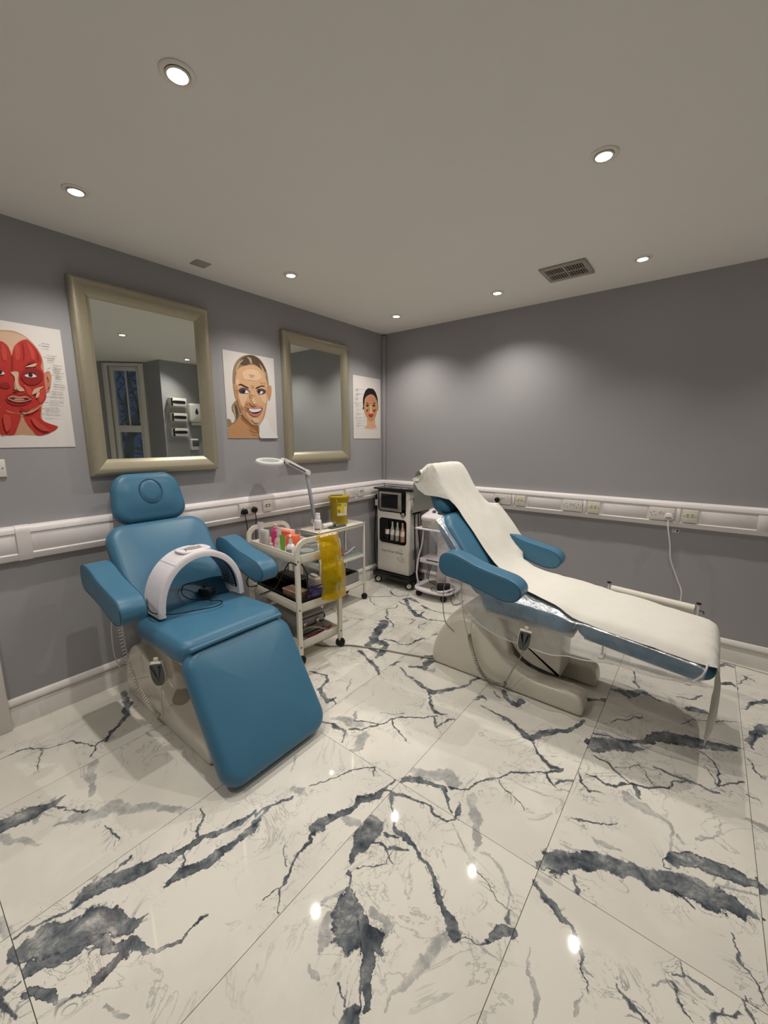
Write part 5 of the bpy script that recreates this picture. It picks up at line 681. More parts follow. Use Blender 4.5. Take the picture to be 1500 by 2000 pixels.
# ------------------------------------------------------------------ beauty chairs
BONE = flat([(-0.262, 0.0), (-0.255, 0.050), (-0.215, 0.078), (-0.14, 0.080), (-0.02, 0.052), (0.10, 0.040), (0.19, 0.030), (0.240, 0.0), (0.252, -0.045), (0.225, -0.088), (0.165, -0.105), (0.09, -0.098), (-0.02, -0.078), (-0.13, -0.070), (-0.215, -0.066), (-0.25, -0.040)][::-1], 5)
def beauty_chair(name, label, x0, y0, foot, arm_rot=0.0, LL=0.615, seat_tilt=0.02, arm_z=0.775, lean=0.26):
    t = thing(name, label, 'chair', (x0, y0, 0))
    W_ = 0.565
    # base shell: hump with two prongs
    b_ = MB()
    hump = openflat([(-0.850, 0.0), (-0.858, 0.07), (-0.845, 0.19), (-0.785, 0.315), (-0.68, 0.415), (-0.56, 0.455), (-0.46, 0.435), (-0.40, 0.34), (-0.36, 0.18), (-0.35, 0.0)], 4)
    b_.prism([(p, max(q, 0.004)) for p, q in hump], 'y', -0.165, 0.165, Matrix(((1, 0, 0, 0), (0, 1, 0, 0), (0, 0, 1, 0), (0, 0, 0, 1))))
    fair = openflat([(-0.850, 0.0), (-0.862, 0.05), (-0.848, 0.15), (-0.79, 0.27), (-0.69, 0.355), (-0.58, 0.365), (-0.48, 0.295), (-0.39, 0.205), (-0.29, 0.145), (-0.19, 0.118), (-0.08, 0.118), (0.02, 0.120), (0.066, 0.098), (0.078, 0.04), (0.074, 0.0)], 4)
    for s_ in (-1, 1): b_.prism([(p, max(q, 0.004)) for p, q in fair], 'y', s_*0.105, s_*0.235)
    o = b_.build('base_shell', 'cream_shell', t)
    me = o.data; bm = bmesh.new(); bm.from_mesh(me); bmesh.ops.recalc_face_normals(bm, faces=bm.faces); bm.to_mesh(me); bm.free()
    md = o.modifiers.new('union', 'REMESH'); md.mode = 'VOXEL'; md.voxel_size = 0.011; md.use_smooth_shade = True
    ms = o.modifiers.new('soften', 'SMOOTH'); ms.factor = 0.6; ms.iterations = 6
    for s_ in (-1, 1): MB().box((-0.38, s_*0.17, 0.006), (0.84, 0.09, 0.012)).build('shadow_strip', 'black_rubber', t)  # black strips that give the dark shadow line under the base edges
    # lifting column under the seat
    colp = openflat([(-0.44, 0.46), (-0.43, 0.34), (-0.37, 0.24), (-0.29, 0.165), (-0.20, 0.135), (-0.09, 0.128), (-0.082, 0.14), (-0.080, 0.30), (-0.075, 0.46)], 3)
    MB().pillow([(p, q) for p, q in colp], 0.225, 0.010, 0, Matrix(((1, 0, 0, 0), (0, 0, -1, 0), (0, 1, 0, 0), (0, 0, 0, 1))), 0).build('lift_column', 'cream_shell', t)
    MB().box((-0.25, 0, 0.455), (0.50, 0.47, 0.030), bev=0.008).build('seat_frame', 'cream_metal', t)
    # cushions
    st = MB().pad(0.53, W_, 0.115, 0.07, 0.050, 0.014, frame((-0.262, 0, 0.530), (1, 0, seat_tilt), (0, 0, 1))).build('seat_cushion', 'leather_blue', t)
    MB().tube([(0.004, -0.250, 0.558), (0.007, -0.244, 0.561), (0.010, 0.0, 0.565), (0.007, 0.244, 0.561), (0.004, 0.250, 0.558)], 0.012, 10, rad=[0.005, 0.012, 0.012, 0.012, 0.005]).build('seam_roll', 'leather_blue', st)
    d = Vector((math.cos(foot), 0, -math.sin(foot))); n = Vector((math.sin(foot), 0, math.cos(foot)))
    pv = Vector((0.012, 0, 0.578))
    c = pv+d*(LL/2+0.006)-n*(0.047+0.012)
    MB().pad(LL, W_+0.005, 0.095, 0.085, 0.044, 0.012, frame(c, d, n)).build('leg_rest', 'leather_blue', t)
    MB().box((0, 0, 0), (0.50, 0.42, 0.022), bev=0.006, M=frame(c-n*0.062, d, n)).build('leg_rest_plate', 'cream_metal', t)
    bd = Vector((-0.595, 0, 0.804)); bn = Vector((0.804, 0, 0.595))
    p0 = Vector((-0.435, 0, 0.585)); c = p0+bd*0.285-bn*(0.05+0.014)
    MB().pad(0.565, W_+0.01, 0.100, 0.10, 0.046, 0.014, frame(c, bd, bn), taper=0.03).build('backrest', 'leather_blue', t)
    MB().box((0, 0, 0), (0.46, 0.40, 0.02), bev=0.006, M=frame(c-bn*0.062, bd, bn)).build('back_plate', 'cream_metal', t)
    hd = Vector((-lean, 0, 0.966)).normalized(); hn = Vector((hd.z, 0, -hd.x))
    hp = Vector((-0.792, 0, 1.022)); c = hp+hd*0.142-hn*(0.042+0.014)
    h_ = MB().pad(0.290, 0.425, 0.084, 0.095, 0.040, 0.016, frame(c, hd, hn), taper=0.16, nc=10).build('headrest', 'leather_blue', t)
    hf = frame(c+hn*0.0505+hd*0.030, hd, hn)
    MB().tube([hf @ Vector((0.070*math.cos(a*PI/16), 0.062*math.sin(a*PI/16), 0.0065)) for a in range(32)], 0.0032, 6, closed=True).build('groove', 'leather_seam', h_)
    MB().lathe([(0.0, 0.012), (0.030, 0.0112), (0.048, 0.009), (0.052, 0.005), (0.052, -0.004), (0, -0.004)][::-1], 32, hf, 1.28, 1.13).build('face_hole_plug', 'leather_blue', h_)
    for s_ in (-1, 1): MB().cyl((-0.865, s_*0.07, 0.985), (-0.88, s_*0.07, 1.10), 0.008, 10).build('head_post', 'chrome', t)
    # arms
    for s_ in (-1, 1):
        Ma = frame((-0.465, s_*0.365, arm_z), (math.cos(arm_rot), 0, -math.sin(arm_rot)), (0, -1, 0))
        a_ = MB().pillow([(p*0.97, q*0.95) for p, q in BONE], 0.118, 0.014, 0.003, Ma, 0).build('armrest', 'leather_blue', t)
        n_ = len(BONE)
        for q in (-1, 1):
            pts = []
            for i in range(n_):
                p = Vector((BONE[i][0]*0.97, BONE[i][1]*0.95, 0)); tt = Vector((BONE[(i+1) % n_][0]-BONE[i-1][0], BONE[(i+1) % n_][1]-BONE[i-1][1], 0)).normalized(); nn = Vector((tt.y, -tt.x, 0))
                pts.append(Ma @ (p-nn*0.0035+Vector((0, 0, q*0.0555))))
            MB().tube(pts, 0.0016, 5, closed=True).build('seam_piping', 'leather_seam', a_)
        MB().box((-0.50, s_*0.29, 0.70), (0.05, 0.06, 0.02), bev=0.004).build('arm_bracket', 'cream_metal', t)
    return t
def controller(parent, c, rz, tiltv):
    M = Matrix.Translation(c) @ Matrix.Rotation(rz, 4, 'Z') @ Matrix.Rotation(tiltv, 4, 'Y')
    out = [(1.25*p, 1.2*q) for p, q in flat([(-0.018, 0.050), (0.018, 0.050), (0.026, 0.042), (0.026, -0.018), (0.014, -0.048), (0.0, -0.052), (-0.014, -0.048), (-0.026, -0.018), (-0.026, 0.042)][::-1], 3)]
    R_ = M @ Matrix(((1, 0, 0, 0), (0, 0, -1, 0), (0, 1, 0, 0), (0, 0, 0, 1)))
    h_ = MB().pillow(out, 0.026, 0.006, 0, R_).build('hand_control', 'socket_cream', parent)
    MB().pillow([(a*0.9, q*0.9) for a, q in out], 0.004, 0.0015, 0, R_ @ Matrix.Translation((0, 0, 0.0145))).build('button_face', 'control_grey', h_)
    MB().box((0, 0.0, 0.064), (0.020, 0.012, 0.035), bev=0.003, M=M).build('hook', 'socket_cream', h_)
    return M
def coil(path, r, turns, wire):
    P = spline(path, 24); out = []; n = len(P); tot = turns*10
    for k in range(tot+1):
        f_ = k/tot*(n-1); i = min(int(f_), n-2); p = P[i].lerp(P[i+1], f_-i); tdir = (P[i+1]-P[i]).normalized()
        x = tdir.orthogonal().normalized() if abs(tdir.y) < 0.9 else Vector((1, 0, 0)); x = (Vector((0, 1, 0))-tdir*tdir.y).normalized(); y = tdir.cross(x)
        a = 2*PI*k/10; out.append(p+x*r*math.cos(a)+y*r*math.sin(a))
    return MB().tube(out, wire, 5)
c1 = beauty_chair('beauty_chair', 'empty blue reclining treatment chair with its leg rest lowered', 1.0, -2.415, math.radians(57.5), 0.12)
controller(c1, Vector((-0.245, -0.285, 0.380)), 0.75, -0.10)
coil([(-0.50, -0.345, 0.58), (-0.50, -0.335, 0.42), (-0.47, -0.315, 0.25), (-0.42, -0.285, 0.13), (-0.36, -0.262, 0.085)], 0.010, 38, 0.0026).build('coiled_cable', 'cable_cream', c1)
MB().tube(spline([(-0.50, -0.345, 0.66), (-0.503, -0.35, 0.62), (-0.50, -0.345, 0.58)], 6), 0.003, 6).build('control_cable', 'cable_cream', c1)
MB().tube(spline([(-0.36, -0.262, 0.085), (-0.31, -0.262, 0.10), (-0.28, -0.275, 0.22), (-0.25, -0.275, 0.315)], 8), 0.0028, 6).build('control_cable', 'cable_cream', c1)
MB().tube(spline([(-0.565, -0.345, 0.66), (-0.58, -0.36, 0.50), (-0.585, -0.35, 0.34), (-0.54, -0.30, 0.25), (-0.50, -0.24, 0.24)], 8), 0.0028, 6).build('control_cable', 'cable_cream', c1)
c2 = beauty_chair('beauty_chair', 'blue treatment bed laid flat under clear plastic and white paper', 2.255, -1.005, math.radians(6.5), 0.10, 0.585, -0.06, 0.742, 0.42)
controller(c2, Vector((-0.226, -0.322, 0.395)), 0.25, 0.12)
MB().tube(spline([(-0.61, -0.335, 0.66), (-0.605, -0.335, 0.55), (-0.595, -0.31, 0.40), (-0.58, -0.28, 0.29)], 8), 0.0032, 6).build('control_cable', 'cable_cream', c2)
coil([(-0.58, -0.272, 0.30), (-0.56, -0.272, 0.22), (-0.51, -0.272, 0.10), (-0.44, -0.275, 0.050), (-0.36, -0.275, 0.045), (-0.335, -0.275, 0.07)], 0.010, 48, 0.0026).build('coiled_cable', 'cable_grey', c2)
MB().tube(spline([(-0.335, -0.275, 0.07), (-0.29, -0.29, 0.18), (-0.245, -0.305, 0.28), (-0.232, -0.316, 0.345)], 8), 0.0030, 6).build('control_cable', 'cable_grey', c2)
MB().tube(spline([(-0.72, -0.33, 0.66), (-0.735, -0.33, 0.50), (-0.73, -0.30, 0.35), (-0.70, -0.225, 0.255)], 8), 0.0030, 6).build('control_cable', 'cable_grey', c2)
MB().lathe([(0, 0), (0.012, 0.0), (0.012, 0.004), (0, 0.005)], 14, frame((-0.70, -0.222, 0.253), (1, 0, 0), (-0.3, -0.9, 0.3))).build('cable_grommet', 'black_rubber', c2)

# clear plastic cover on the flat bed
CH2 = Vector((2.255, -1.005, 0))
STA = [((-0.800, 1.005), (0.80, 0.60)), ((-0.74, 0.955), (0.80, 0.60)), ((-0.66, 0.855), (0.80, 0.60)), ((-0.58, 0.750), (0.80, 0.60)), ((-0.50, 0.665), (0.76, 0.65)), ((-0.41, 0.628), (0.4, 0.92)), ((-0.30, 0.610), (0.05, 1)), ((-0.18, 0.603), (0.03, 1)), ((-0.07, 0.596), (0.05, 1)), ((0.0, 0.576), (0.05, 1)), ((0.06, 0.578), (0.08, 1)), ((0.18, 0.566), (0.11, 1)), ((0.30, 0.552), (0.11, 1)), ((0.42, 0.538), (0.11, 1)), ((0.52, 0.524), (0.11, 1)), ((0.56, 0.508), (0.2, 1))]
HEM = [0.07, 0.09, 0.11, 0.14, 0.19, 0.225, 0.235, 0.24, 0.225, 0.195, 0.185, 0.155, 0.135, 0.115, 0.095, 0.06]
def cover_rows(sub=3):
    rows = []; n = len(STA)
    for k in range((n-1)*sub+1):
        i = min(k//sub, n-2); f_ = k/sub-i
        a, q = STA[i], STA[i+1]
        p = Vector((a[0][0]+(q[0][0]-a[0][0])*f_, 0, a[0][1]+(q[0][1]-a[0][1])*f_)); nv = Vector((a[1][0]+(q[1][0]-a[1][0])*f_, 0, a[1][1]+(q[1][1]-a[1][1])*f_)).normalized()
        rows.append((p, nv, HEM[i]+(HEM[i+1]-HEM[i])*f_, k))
    return rows
cov = thing('plastic_cover', 'clear plastic cover over the flat blue bed', 'cover', tuple(CH2))
rows = []
LAT = [-1.0, -0.85, -0.7, -0.55, -0.4, -0.25, -0.1]
for p, nv, hem, k in cover_rows():
    r = []
    for sgn in (-1, 1):
        side = []
        for q in range(8):      # hanging side, hem first
            h_ = hem*(1-q/7.0)
            wob = 0.010*math.sin(k*0.9+sgn)*(h_/hem)+0.006*noise.noise(Vector((k*0.35, q*0.5, sgn*3.0)))
            side.append(p - nv*(h_*0.98+0.022) + Vector((0, sgn*(0.300+wob+0.006*(1-q/7.0)), 0)) + Vector((0.004*noise.noise(Vector((k*0.5, q, 9))), 0, 0)))
        side.append(p - nv*0.020 + Vector((0, sgn*0.289, 0))); side.append(p - nv*0.008 + Vector((0, sgn*0.262, 0)))
        top = [p + nv*(0.001+0.003*noise.noise(Vector((k*0.6, l_*7, sgn)))) + Vector((0, sgn*l_, 0)) for l_ in (0.22, 0.15, 0.07)]
        r.append(side+top)
    rows.append(r[0]+r[1][::-1])
MB().grid(rows).build('cover_sheet', 'plastic_film', cov)
for sgn in (-1, 1):
    MB().tube([Vector(r[0] if sgn < 0 else r[-1]) for r in rows][10:], 0.0026, 6).build('hem', 'cable_white', cov)
MB().tube([(0.556, -0.270, 0.512), (0.552, -0.290, 0.492), (0.540, -0.302, 0.462), (0.515, -0.300, 0.430), (0.485, -0.285, 0.412)], 0.0045, 6).build('elastic_band', 'cable_white', cov)

# paper sheet down the bed, over the headrest and hanging off the foot
pap = thing('couch_paper', 'long strip of white couch paper running down the bed', 'paper sheet', tuple(CH2))
PST = [((-1.075, 0.985), 0.03, 0.21), ((-1.055, 1.08), 0.035, 0.215), ((-1.02, 1.20), 0.01, 0.25), ((-0.975, 1.300), 0.0, 0.265), ((-0.935, 1.316), 0.0, 0.27), ((-0.900, 1.285), 0.0, 0.275), ((-0.850, 1.175), 0.03, 0.28), ((-0.785, 1.065), 0.12, 0.242), ((-0.710, 0.965), 0.145, 0.25), ((-0.625, 0.855), 0.15, 0.25), ((-0.54, 0.755), 0.15, 0.25), ((-0.45, 0.680), 0.13, 0.25), ((-0.34, 0.636), 0.09, 0.255), ((-0.22, 0.619), 0.045, 0.26), ((-0.10, 0.610), 0.015, 0.263), ((0.0, 0.596), 0.0, 0.278), ((0.12, 0.584), -0.003, 0.282), ((0.26, 0.569), -0.006, 0.282), ((0.40, 0.553), -0.008, 0.280), ((0.50, 0.540), -0.010, 0.276), ((0.575, 0.520), -0.012, 0.262), ((0.600, 0.47), -0.014, 0.255), ((0.606, 0.39), -0.03, 0.24), ((0.606, 0.29), -0.06, 0.205), ((0.600, 0.20), -0.09, 0.155), ((0.59, 0.12), -0.13, 0.09), ((0.585, 0.07), -0.16, 0.045)]
sp = spline([(a[0], a[1], 0) for a, _, _ in PST], 3); ce = spline([(c, h_, 0) for _, c, h_ in PST], 3)
rows = []
for k, (p, q) in enumerate(zip(sp, ce)):
    i = min(k, len(sp)-2); tg = (sp[i+1]-sp[i]).normalized(); nv = Vector((-tg.y, 0, tg.x))
    r = []
    for j in range(25):
        u = j/12.0-1; yy = q.x+u*q.y
        wr = 0.007*noise.noise(Vector((p.x*5+1, p.y*5, yy*3)))+0.006*noise.noise(Vector((p.x*13, yy*16, p.y*9)))
        drop = 0.0
        if -0.45 < p.x < 0.58: e = max(0.0, abs(yy)-0.215); drop = e*e*6.5
        elif p.y > 1.02: e = max(0.0, -0.185-yy) if u < 0 else max(0.0, u-0.8)*0.1; drop = e*1.5*min(1.0, max(0.0, (p.x+0.985)/0.06))
        elif p.x < -0.45: e = max(0.0, yy-0.28); drop = -e*0.35
        drop = min(drop, 0.13)
        r.append(Vector((p.x, yy, p.y))+nv*(0.006+wr-drop))
    rows.append(r)
MB().grid(rows).build('paper_strip', 'paper_white', pap)
# paper roll on its stand behind the bed
t = thing('paper_roll_stand', 'slim stand holding the couch paper roll behind the bed', 'roll holder', (2.525, -0.45, 0))
for s_ in (-1, 1):
    x_ = 0.241*s_; tz = 0.517-0.0135*s_
    MB().box((x_, 0, tz/2), (0.012, 0.016, tz), bev=0.003).build('upright', 'white_gloss', t)
    MB().lathe([(0, 0), (0.013, 0), (0.013, 0.007), (0, 0.009)], 14, Matrix.Translation((x_, 0, tz))).build('end_cap', 'black_plastic', t)
    MB().box((x_, 0, 0.006), (0.03, 0.12, 0.012), bev=0.004).build('foot', 'white_gloss', t)
MB().tube([(0.247, -0.008, 0.466), (0.268, -0.012, 0.466), (0.270, -0.014, 0.452)], 0.003, 6).build('rod_hook', 'black_plastic', t)
MB().cyl((-0.243, 0, 0.4915), (0.245, 0, 0.4655), 0.004, 10).build('rod', 'chrome', t)
t = thing('paper_roll', 'rolled white couch paper on the stand behind the bed', 'paper roll', (2.525, -0.45, 0))
MB().cyl((-0.228, 0, 0.491), (0.222, 0, 0.467), 0.027, 28).build('paper_wound', 'paper_roll', t)
MB().cyl((-0.230, 0, 0.491), (0.2245, 0, 0.467), 0.011, 16).build('core', 'black_plastic', t)

# ------------------------------------------------------------------ LED light arch on the empty chair
t = thing('light_therapy_arch', 'white arched LED light therapy device on the blue seat', 'LED device', (0.575, -2.398, 0.602))
A_, B_ = 0.222, 0.285; D_ = 0.090
def arc(a, rx, rz): return (rx*math.cos(a), rz*(abs(math.sin(a))**0.85))
def band(a0, a1, ro, ri, d0, d1, n=40):
    rows = []
    for i in range(n+1):
        a = a0+(a1-a0)*i/n; oy, oz = arc(a, A_+ro, B_+ro); iy, iz = arc(a, A_+ri, B_+ri)
        my, mz = (oy+iy)/2, (oz+iz)/2; e = 0.25
        rows.append([(d0, iy, iz), (d0-0.006*0, iy+(oy-iy)*0.2, iz+(oz-iz)*0.2), (d0, oy+(iy-oy)*e, oz+(iz-oz)*e), (d0+0.006, oy, oz), (d1-0.006, oy, oz), (d1, oy+(iy-oy)*e, oz+(iz-oz)*e), (d1, iy, iz), (d0, iy, iz)])
    return rows
m_ = MB(); rw = band(0.0, PI, 0.016, -0.016, -D_, D_); m_.grid(rw)
for e in (0, -1): m_.add(rw[e][:7], [tuple(range(7)) if e else tuple(range(7))[::-1]], None, False)
m_.build('arch_shell', 'device_white', t)
for a0, a1 in ((0.10, 0.92), (PI-0.92, PI-0.10), (1.12, PI-1.12)):
    p_ = MB().grid([[(-D_+0.018, *arc(a0+(a1-a0)*i/12, A_-0.0175, B_-0.0175)), (D_-0.018, *arc(a0+(a1-a0)*i/12, A_-0.0175, B_-0.0175))] for i in range(13)]).build('light_panel', 'led_panel' if a0 != 1.12 else 'device_white', t)
    if a0 == 1.12: continue
    dm = MB()
    for i in range(14):
        for j in range(8):
            a = a0+(a1-a0)*(i+0.5)/14; y_, z_ = arc(a, A_-0.0188, B_-0.0188); dm.box((-D_+0.027+j*0.0157, y_, z_), (0.007, 0.003, 0.007))
    o = dm.build('led_grid', 'led_dot', p_); o['kind'] = 'stuff'
for a0 in (0.95, PI-0.95):
    MB().tube([(d_, *arc(a0, A_+0.0165, B_+0.0165)) for d_ in (-D_+0.004, 0, D_-0.004)], 0.0012, 5).build('shell_seam', 'grey_card', t)
MB().pillow(flat([(-0.05, -0.075), (0.05, -0.075), (0.06, 0.0), (0.05, 0.075), (-0.05, 0.075), (-0.06, 0.0)], 5), 0.012, 0.004, 0, Matrix.Translation((0.0, 0.0, B_+0.012))).build('control_panel', 'device_white', t)
MB().lathe([(0, 0), (0.030, 0), (0.030, 0.003), (0, 0.004)], 24, Matrix.Translation((0.0, 0.0, B_+0.018)), 1.0, 1.5).build('touch_display', 'grey_card', t)
MB().tube(spline([(-0.07, -0.222, 0.09), (-0.02, -0.246, 0.05), (0.05, -0.25, 0.030), (0.10, -0.19, 0.016), (0.15, -0.10, 0.017), (0.19, 0.0, 0.018), (0.165, 0.055, 0.018), (0.12, 0.05, 0.018), (0.10, 0.025, 0.018), (0.06, 0.03, 0.018), (0.0, -0.03, 0.019), (-0.04, -0.06, 0.05), (-0.05, -0.045, 0.09), (-0.03, 0.0, 0.10), (-0.01, 0.04, 0.08), (-0.015, 0.055, 0.05)], 8), 0.0028, 7).build('power_lead', 'cable_black', t)
t2 = thing('power_adapter', 'black power adapter lying under the white arch', 'adapter', (0.57, -2.335, 0.606), 0.4)
MB().box((0, 0, 0.028), (0.075, 0.055, 0.05), bev=0.006).build('adapter_body', 'black_plastic', t2)
for q in (-1, 1): MB().box((0.04, q*0.011, 0.03), (0.016, 0.004, 0.007)).build('plug_pin', 'black_plastic', t2)
# ------------------------------------------------------------------ product trolley in front (three trays, arched ends)
TC, TA = (0.435, -1.613), -0.10
def caster(parent, x, y, r=0.028, m='black_rubber', hub=None, w=0.022):
    g = MB().lathe([(0, -w/2), (r*0.8, -w/2), (r, -w/2+0.005), (r, w/2-0.005), (r*0.8, w/2), (0, w/2)], 20, frame((x, y, r), (0, 0, 1), (0.66, -0.75, 0))).build('caster', m, parent)
    MB().box((x, y, r*1.75), (0.02, 0.02, r*0.9), bev=0.004).build('caster_fork', 'black_plastic', g)
    if hub: MB().lathe([(0, -w/2-0.003), (r*0.62, -w/2-0.002), (r*0.62, w/2+0.002), (0, w/2+0.003)], 16, frame((x, y, r), (0, 0, 1), (0.66, -0.75, 0))).build('caster_hub', hub, g)
    return g
t1 = thing('product_trolley', 'white metal trolley with arched ends holding bottles, beside the empty chair', 'trolley', (TC[0], TC[1], 0), TA)
HL, HW = 0.31, 0.17
for sx in (-1, 1):
    x = sx*HL; pts = []
    for (y_, z_) in [(-HW, 0.055), (-HW, 0.45), (-HW, 0.77)]+[(-HW+0.07*(1-math.cos(a)), 0.77+0.07*math.sin(a)) for a in (0.4, 0.8, 1.2, 1.571)]+[(HW-0.07*(1-math.cos(a)), 0.77+0.07*math.sin(a)) for a in (1.571, 1.2, 0.8, 0.4)]+[(HW, 0.77), (HW, 0.45), (HW, 0.055)]: pts.append(Vector((x, y_, z_)))
    m_ = MB(); v = []
    for k, p in enumerate(pts):
        q0 = pts[max(k-1, 0)]; q1 = pts[min(k+1, len(pts)-1)]; td = (q1-q0).normalized(); nr = Vector((0, td.z, -td.y))
        for a, b_ in ((0.010, 0.0155), (-0.010, 0.0155), (-0.010, -0.0155), (0.010, -0.0155)): v.append(p+Vector((a, 0, 0))+nr*b_)
    f_ = [(k*4+i, k*4+(i+1) % 4, k*4+4+(i+1) % 4, k*4+4+i) for k in range(len(pts)-1) for i in range(4)]+[(3, 2, 1, 0), tuple(len(v)-4+i for i in range(4))]
    m_.add(v, f_, None, False); fr_ = m_.build('end_frame', 'trolley_white', t1)
    for y_ in (-HW, HW):
        caster(t1, x, y_, 0.034, w=0.026)
        for z_ in (0.715, 0.385, 0.125): MB().lathe([(0, 0), (0.006, 0), (0.005, 0.003), (0, 0.004)], 10, frame((x+sx*0.010, y_, z_), (0, 1, 0), (sx, 0, 0))).build('screw', 'print_grey', fr_)
TZ = (0.685, 0.355, 0.095)
for z_ in TZ:
    m_ = MB().box((0, 0, z_+0.003), (2*HL-0.022, 2*HW-0.01, 0.006))
    for s_ in (-1, 1):
        m_.box((0, s_*(HW-0.007), z_+0.030), (2*HL-0.022, 0.006, 0.062), bev=0.002, seg=1); m_.box((s_*(HL-0.014), 0, z_+0.030), (0.006, 2*HW-0.03, 0.062), bev=0.002, seg=1)
    m_.build('tray', 'trolley_white', t1)
    for s_ in (-1, 1): MB().tube([(-HL+0.014, s_*(HW-0.007), z_+0.062), (HL-0.014, s_*(HW-0.007), z_+0.062)], 0.005, 8).build('tray_rim', 'trolley_white', t1)
cT, sT = math.cos(TA), math.sin(TA)
def on1(x, y, z): return (TC[0]+cT*x-sT*y, TC[1]+sT*x+cT*y, z)
Z1 = TZ[0]+0.0065
def item(name, label, cat, p, rz=0.0, group=None): return thing(name, label, cat, p, TA+rz, group)
# top tray, from the rear arch to the front
def tube_standing(p, label, m, cap, h, w, rz, capw=0.5):
    t = item('cosmetic_tube', label, 'tube', p, rz, 'product tubes on the trolley')
    rows = []
    for k in range(9):
        f = k/8; ww = w*(0.62+0.38*f); dd = w*0.62*(1-f)+0.003
        rows.append([(ww/2*math.cos(a*PI/8), dd/2*math.sin(a*PI/8), 0.03+(h-0.03)*f) for a in range(17)])
    MB().grid(rows).build('tube_body', m, t)
    MB().lathe([(0, 0), (w*capw*0.5, 0), (w*capw*0.55, 0.004), (w*capw*0.55, 0.030), (0, 0.032)], 18).build('cap', cap, t)
    return t
def bottle(p, label, m, prof, capm, cap, rz=0, sx=1.0, sy=1.0, lab=None, pump=False, cat='bottle'):
    t = item('product_bottle', label, cat, p, rz, 'bottles on the trolleys')
    MB().lathe(prof, 24, None, sx, sy).build('bottle_body', m, t)
    MB().lathe(cap, 18).build('cap', capm, t)
    if lab:
        r, z0, z1, lm = lab
        MB().grid([[(r*sx*math.cos(a), r*sy*math.sin(a), z) for a in [(-1.1+2.2*k/12)-0.9 for k in range(13)]] for z in (z0, z1)]).build('label_sticker', lm, t)
    if pump:
        zt = max(q for _, q in cap); MB().cyl((0, 0, zt-0.005), (0, 0, zt+0.022), 0.004, 10).build('pump_stem', capm, t)
        MB().pillow(flat([(-0.012, -0.008), (0.030, -0.006), (0.036, 0.0), (0.030, 0.006), (-0.012, 0.008), (-0.016, 0.0)], 4), 0.009, 0.003, 0, Matrix.Translation((0, 0, zt+0.024))).build('pump_head', capm, t)
    return t
a = tube_standing(on1(-0.20, -0.128, Z1), 'tall white crimped tube at the rear of the trolley top', 'device_white', 'device_white', 0.205, 0.050, 0.5)
t = item('product_carton', 'tall pale box with a barcode in front of the white tube', 'box', on1(-0.165, -0.120, Z1), 0.25)
MB().box((0, 0, 0.075), (0.070, 0.030, 0.150), bev=0.002, seg=1).build('carton', 'frosted', t)
for k in range(6): MB().box((-0.004+0.004*(k % 2), -0.0155, 0.125-0.014*k), (0.048-0.006*(k % 3), 0.0008, 0.0035)).build('printed_line', 'grey_card', t)
MB().box((0.020, -0.0155, 0.022), (0.022, 0.0008, 0.018)).build('barcode', 'print_dark', t); MB().box((-0.018, -0.0155, 0.020), (0.006, 0.0008, 0.026)).build('barcode', 'print_grey', t)
bottle(on1(-0.115, -0.060, Z1), 'bright pink flat bottle with a clear cap', 'pink_liquid', [(0, 0), (0.034, 0.0), (0.037, 0.006), (0.037, 0.135), (0.030, 0.150), (0.013, 0.157), (0.013, 0.165), (0, 0.166)], 'pink_plastic', [(0, 0.160), (0.014, 0.160), (0.015, 0.164), (0.014, 0.190), (0, 0.192)], 0.5, 1.0, 0.6)
bottle(on1(-0.055, -0.136, Z1), 'tiny pink sample bottle with a clear lid', 'pink_plastic', [(0, 0), (0.017, 0), (0.019, 0.004), (0.019, 0.045), (0.011, 0.052), (0, 0.053)], 'frosted', [(0, 0.052), (0.012, 0.052), (0.013, 0.072), (0, 0.074)])
bottle(on1(-0.005, -0.100, Z1), 'clear bottle with a grey cap, half full', 'clear_bottle', [(0, 0), (0.031, 0), (0.034, 0.006), (0.034, 0.085), (0.028, 0.108), (0.014, 0.122), (0.013, 0.128), (0, 0.128)], 'frosted', [(0, 0.124), (0.0155, 0.124), (0.016, 0.130), (0.016, 0.160), (0.012, 0.168), (0.012, 0.19), (0, 0.191)], 0, 1, 1, (0.0348, 0.015, 0.075, 'poster_paper'))
tube_standing(on1(0.075, -0.124, Z1), 'lime green tube standing on its cap', 'green_tube', 'device_white', 0.150, 0.046, 0.4)
t = item('label_card', 'white card strip behind the green tube', 'card', on1(0.045, -0.118, Z1), 0.3)
MB().box((0, 0, 0.04), (0.03, 0.003, 0.08)).build('card', 'poster_paper', t)
bottle(on1(0.160, -0.116, Z1), 'white lotion bottle with a pump and grey label', 'device_white', [(0, 0), (0.028, 0), (0.031, 0.005), (0.031, 0.080), (0.024, 0.095), (0.013, 0.105), (0, 0.106)], 'device_white', [(0, 0.103), (0.013, 0.103), (0.014, 0.108), (0.009, 0.135), (0, 0.136)], -0.6, 1, 1, (0.0316, 0.020, 0.072, 'grey_card'), True)
t = item('carton', 'bright orange carton at the far side of the trolley top', 'box', on1(-0.03, 0.03, Z1), 0.35)
MB().box((0, 0, 0.055), (0.085, 0.055, 0.110), bev=0.002, seg=1).build('carton_body', 'orange_box', t); MB().box((0, -0.0280, 0.02), (0.06, 0.001, 0.012)).build('printed_line', 'peach_card', t)
t = item('carton', 'flat peach carton leaning under the rear arch', 'box', on1(-0.16, 0.055, Z1), 0.15)
MB().box((0, 0, 0.065), (0.15, 0.045, 0.130), bev=0.002, seg=1).build('carton_body', 'peach_card', t); MB().box((0.0, -0.0230, 0.10), (0.14, 0.001, 0.03)).build('printed_band', 'orange_box', t)
t = item('leaflet', 'folded white leaflet lying on the trolley top', 'paper', on1(0.14, 0.03, Z1), 0.5)
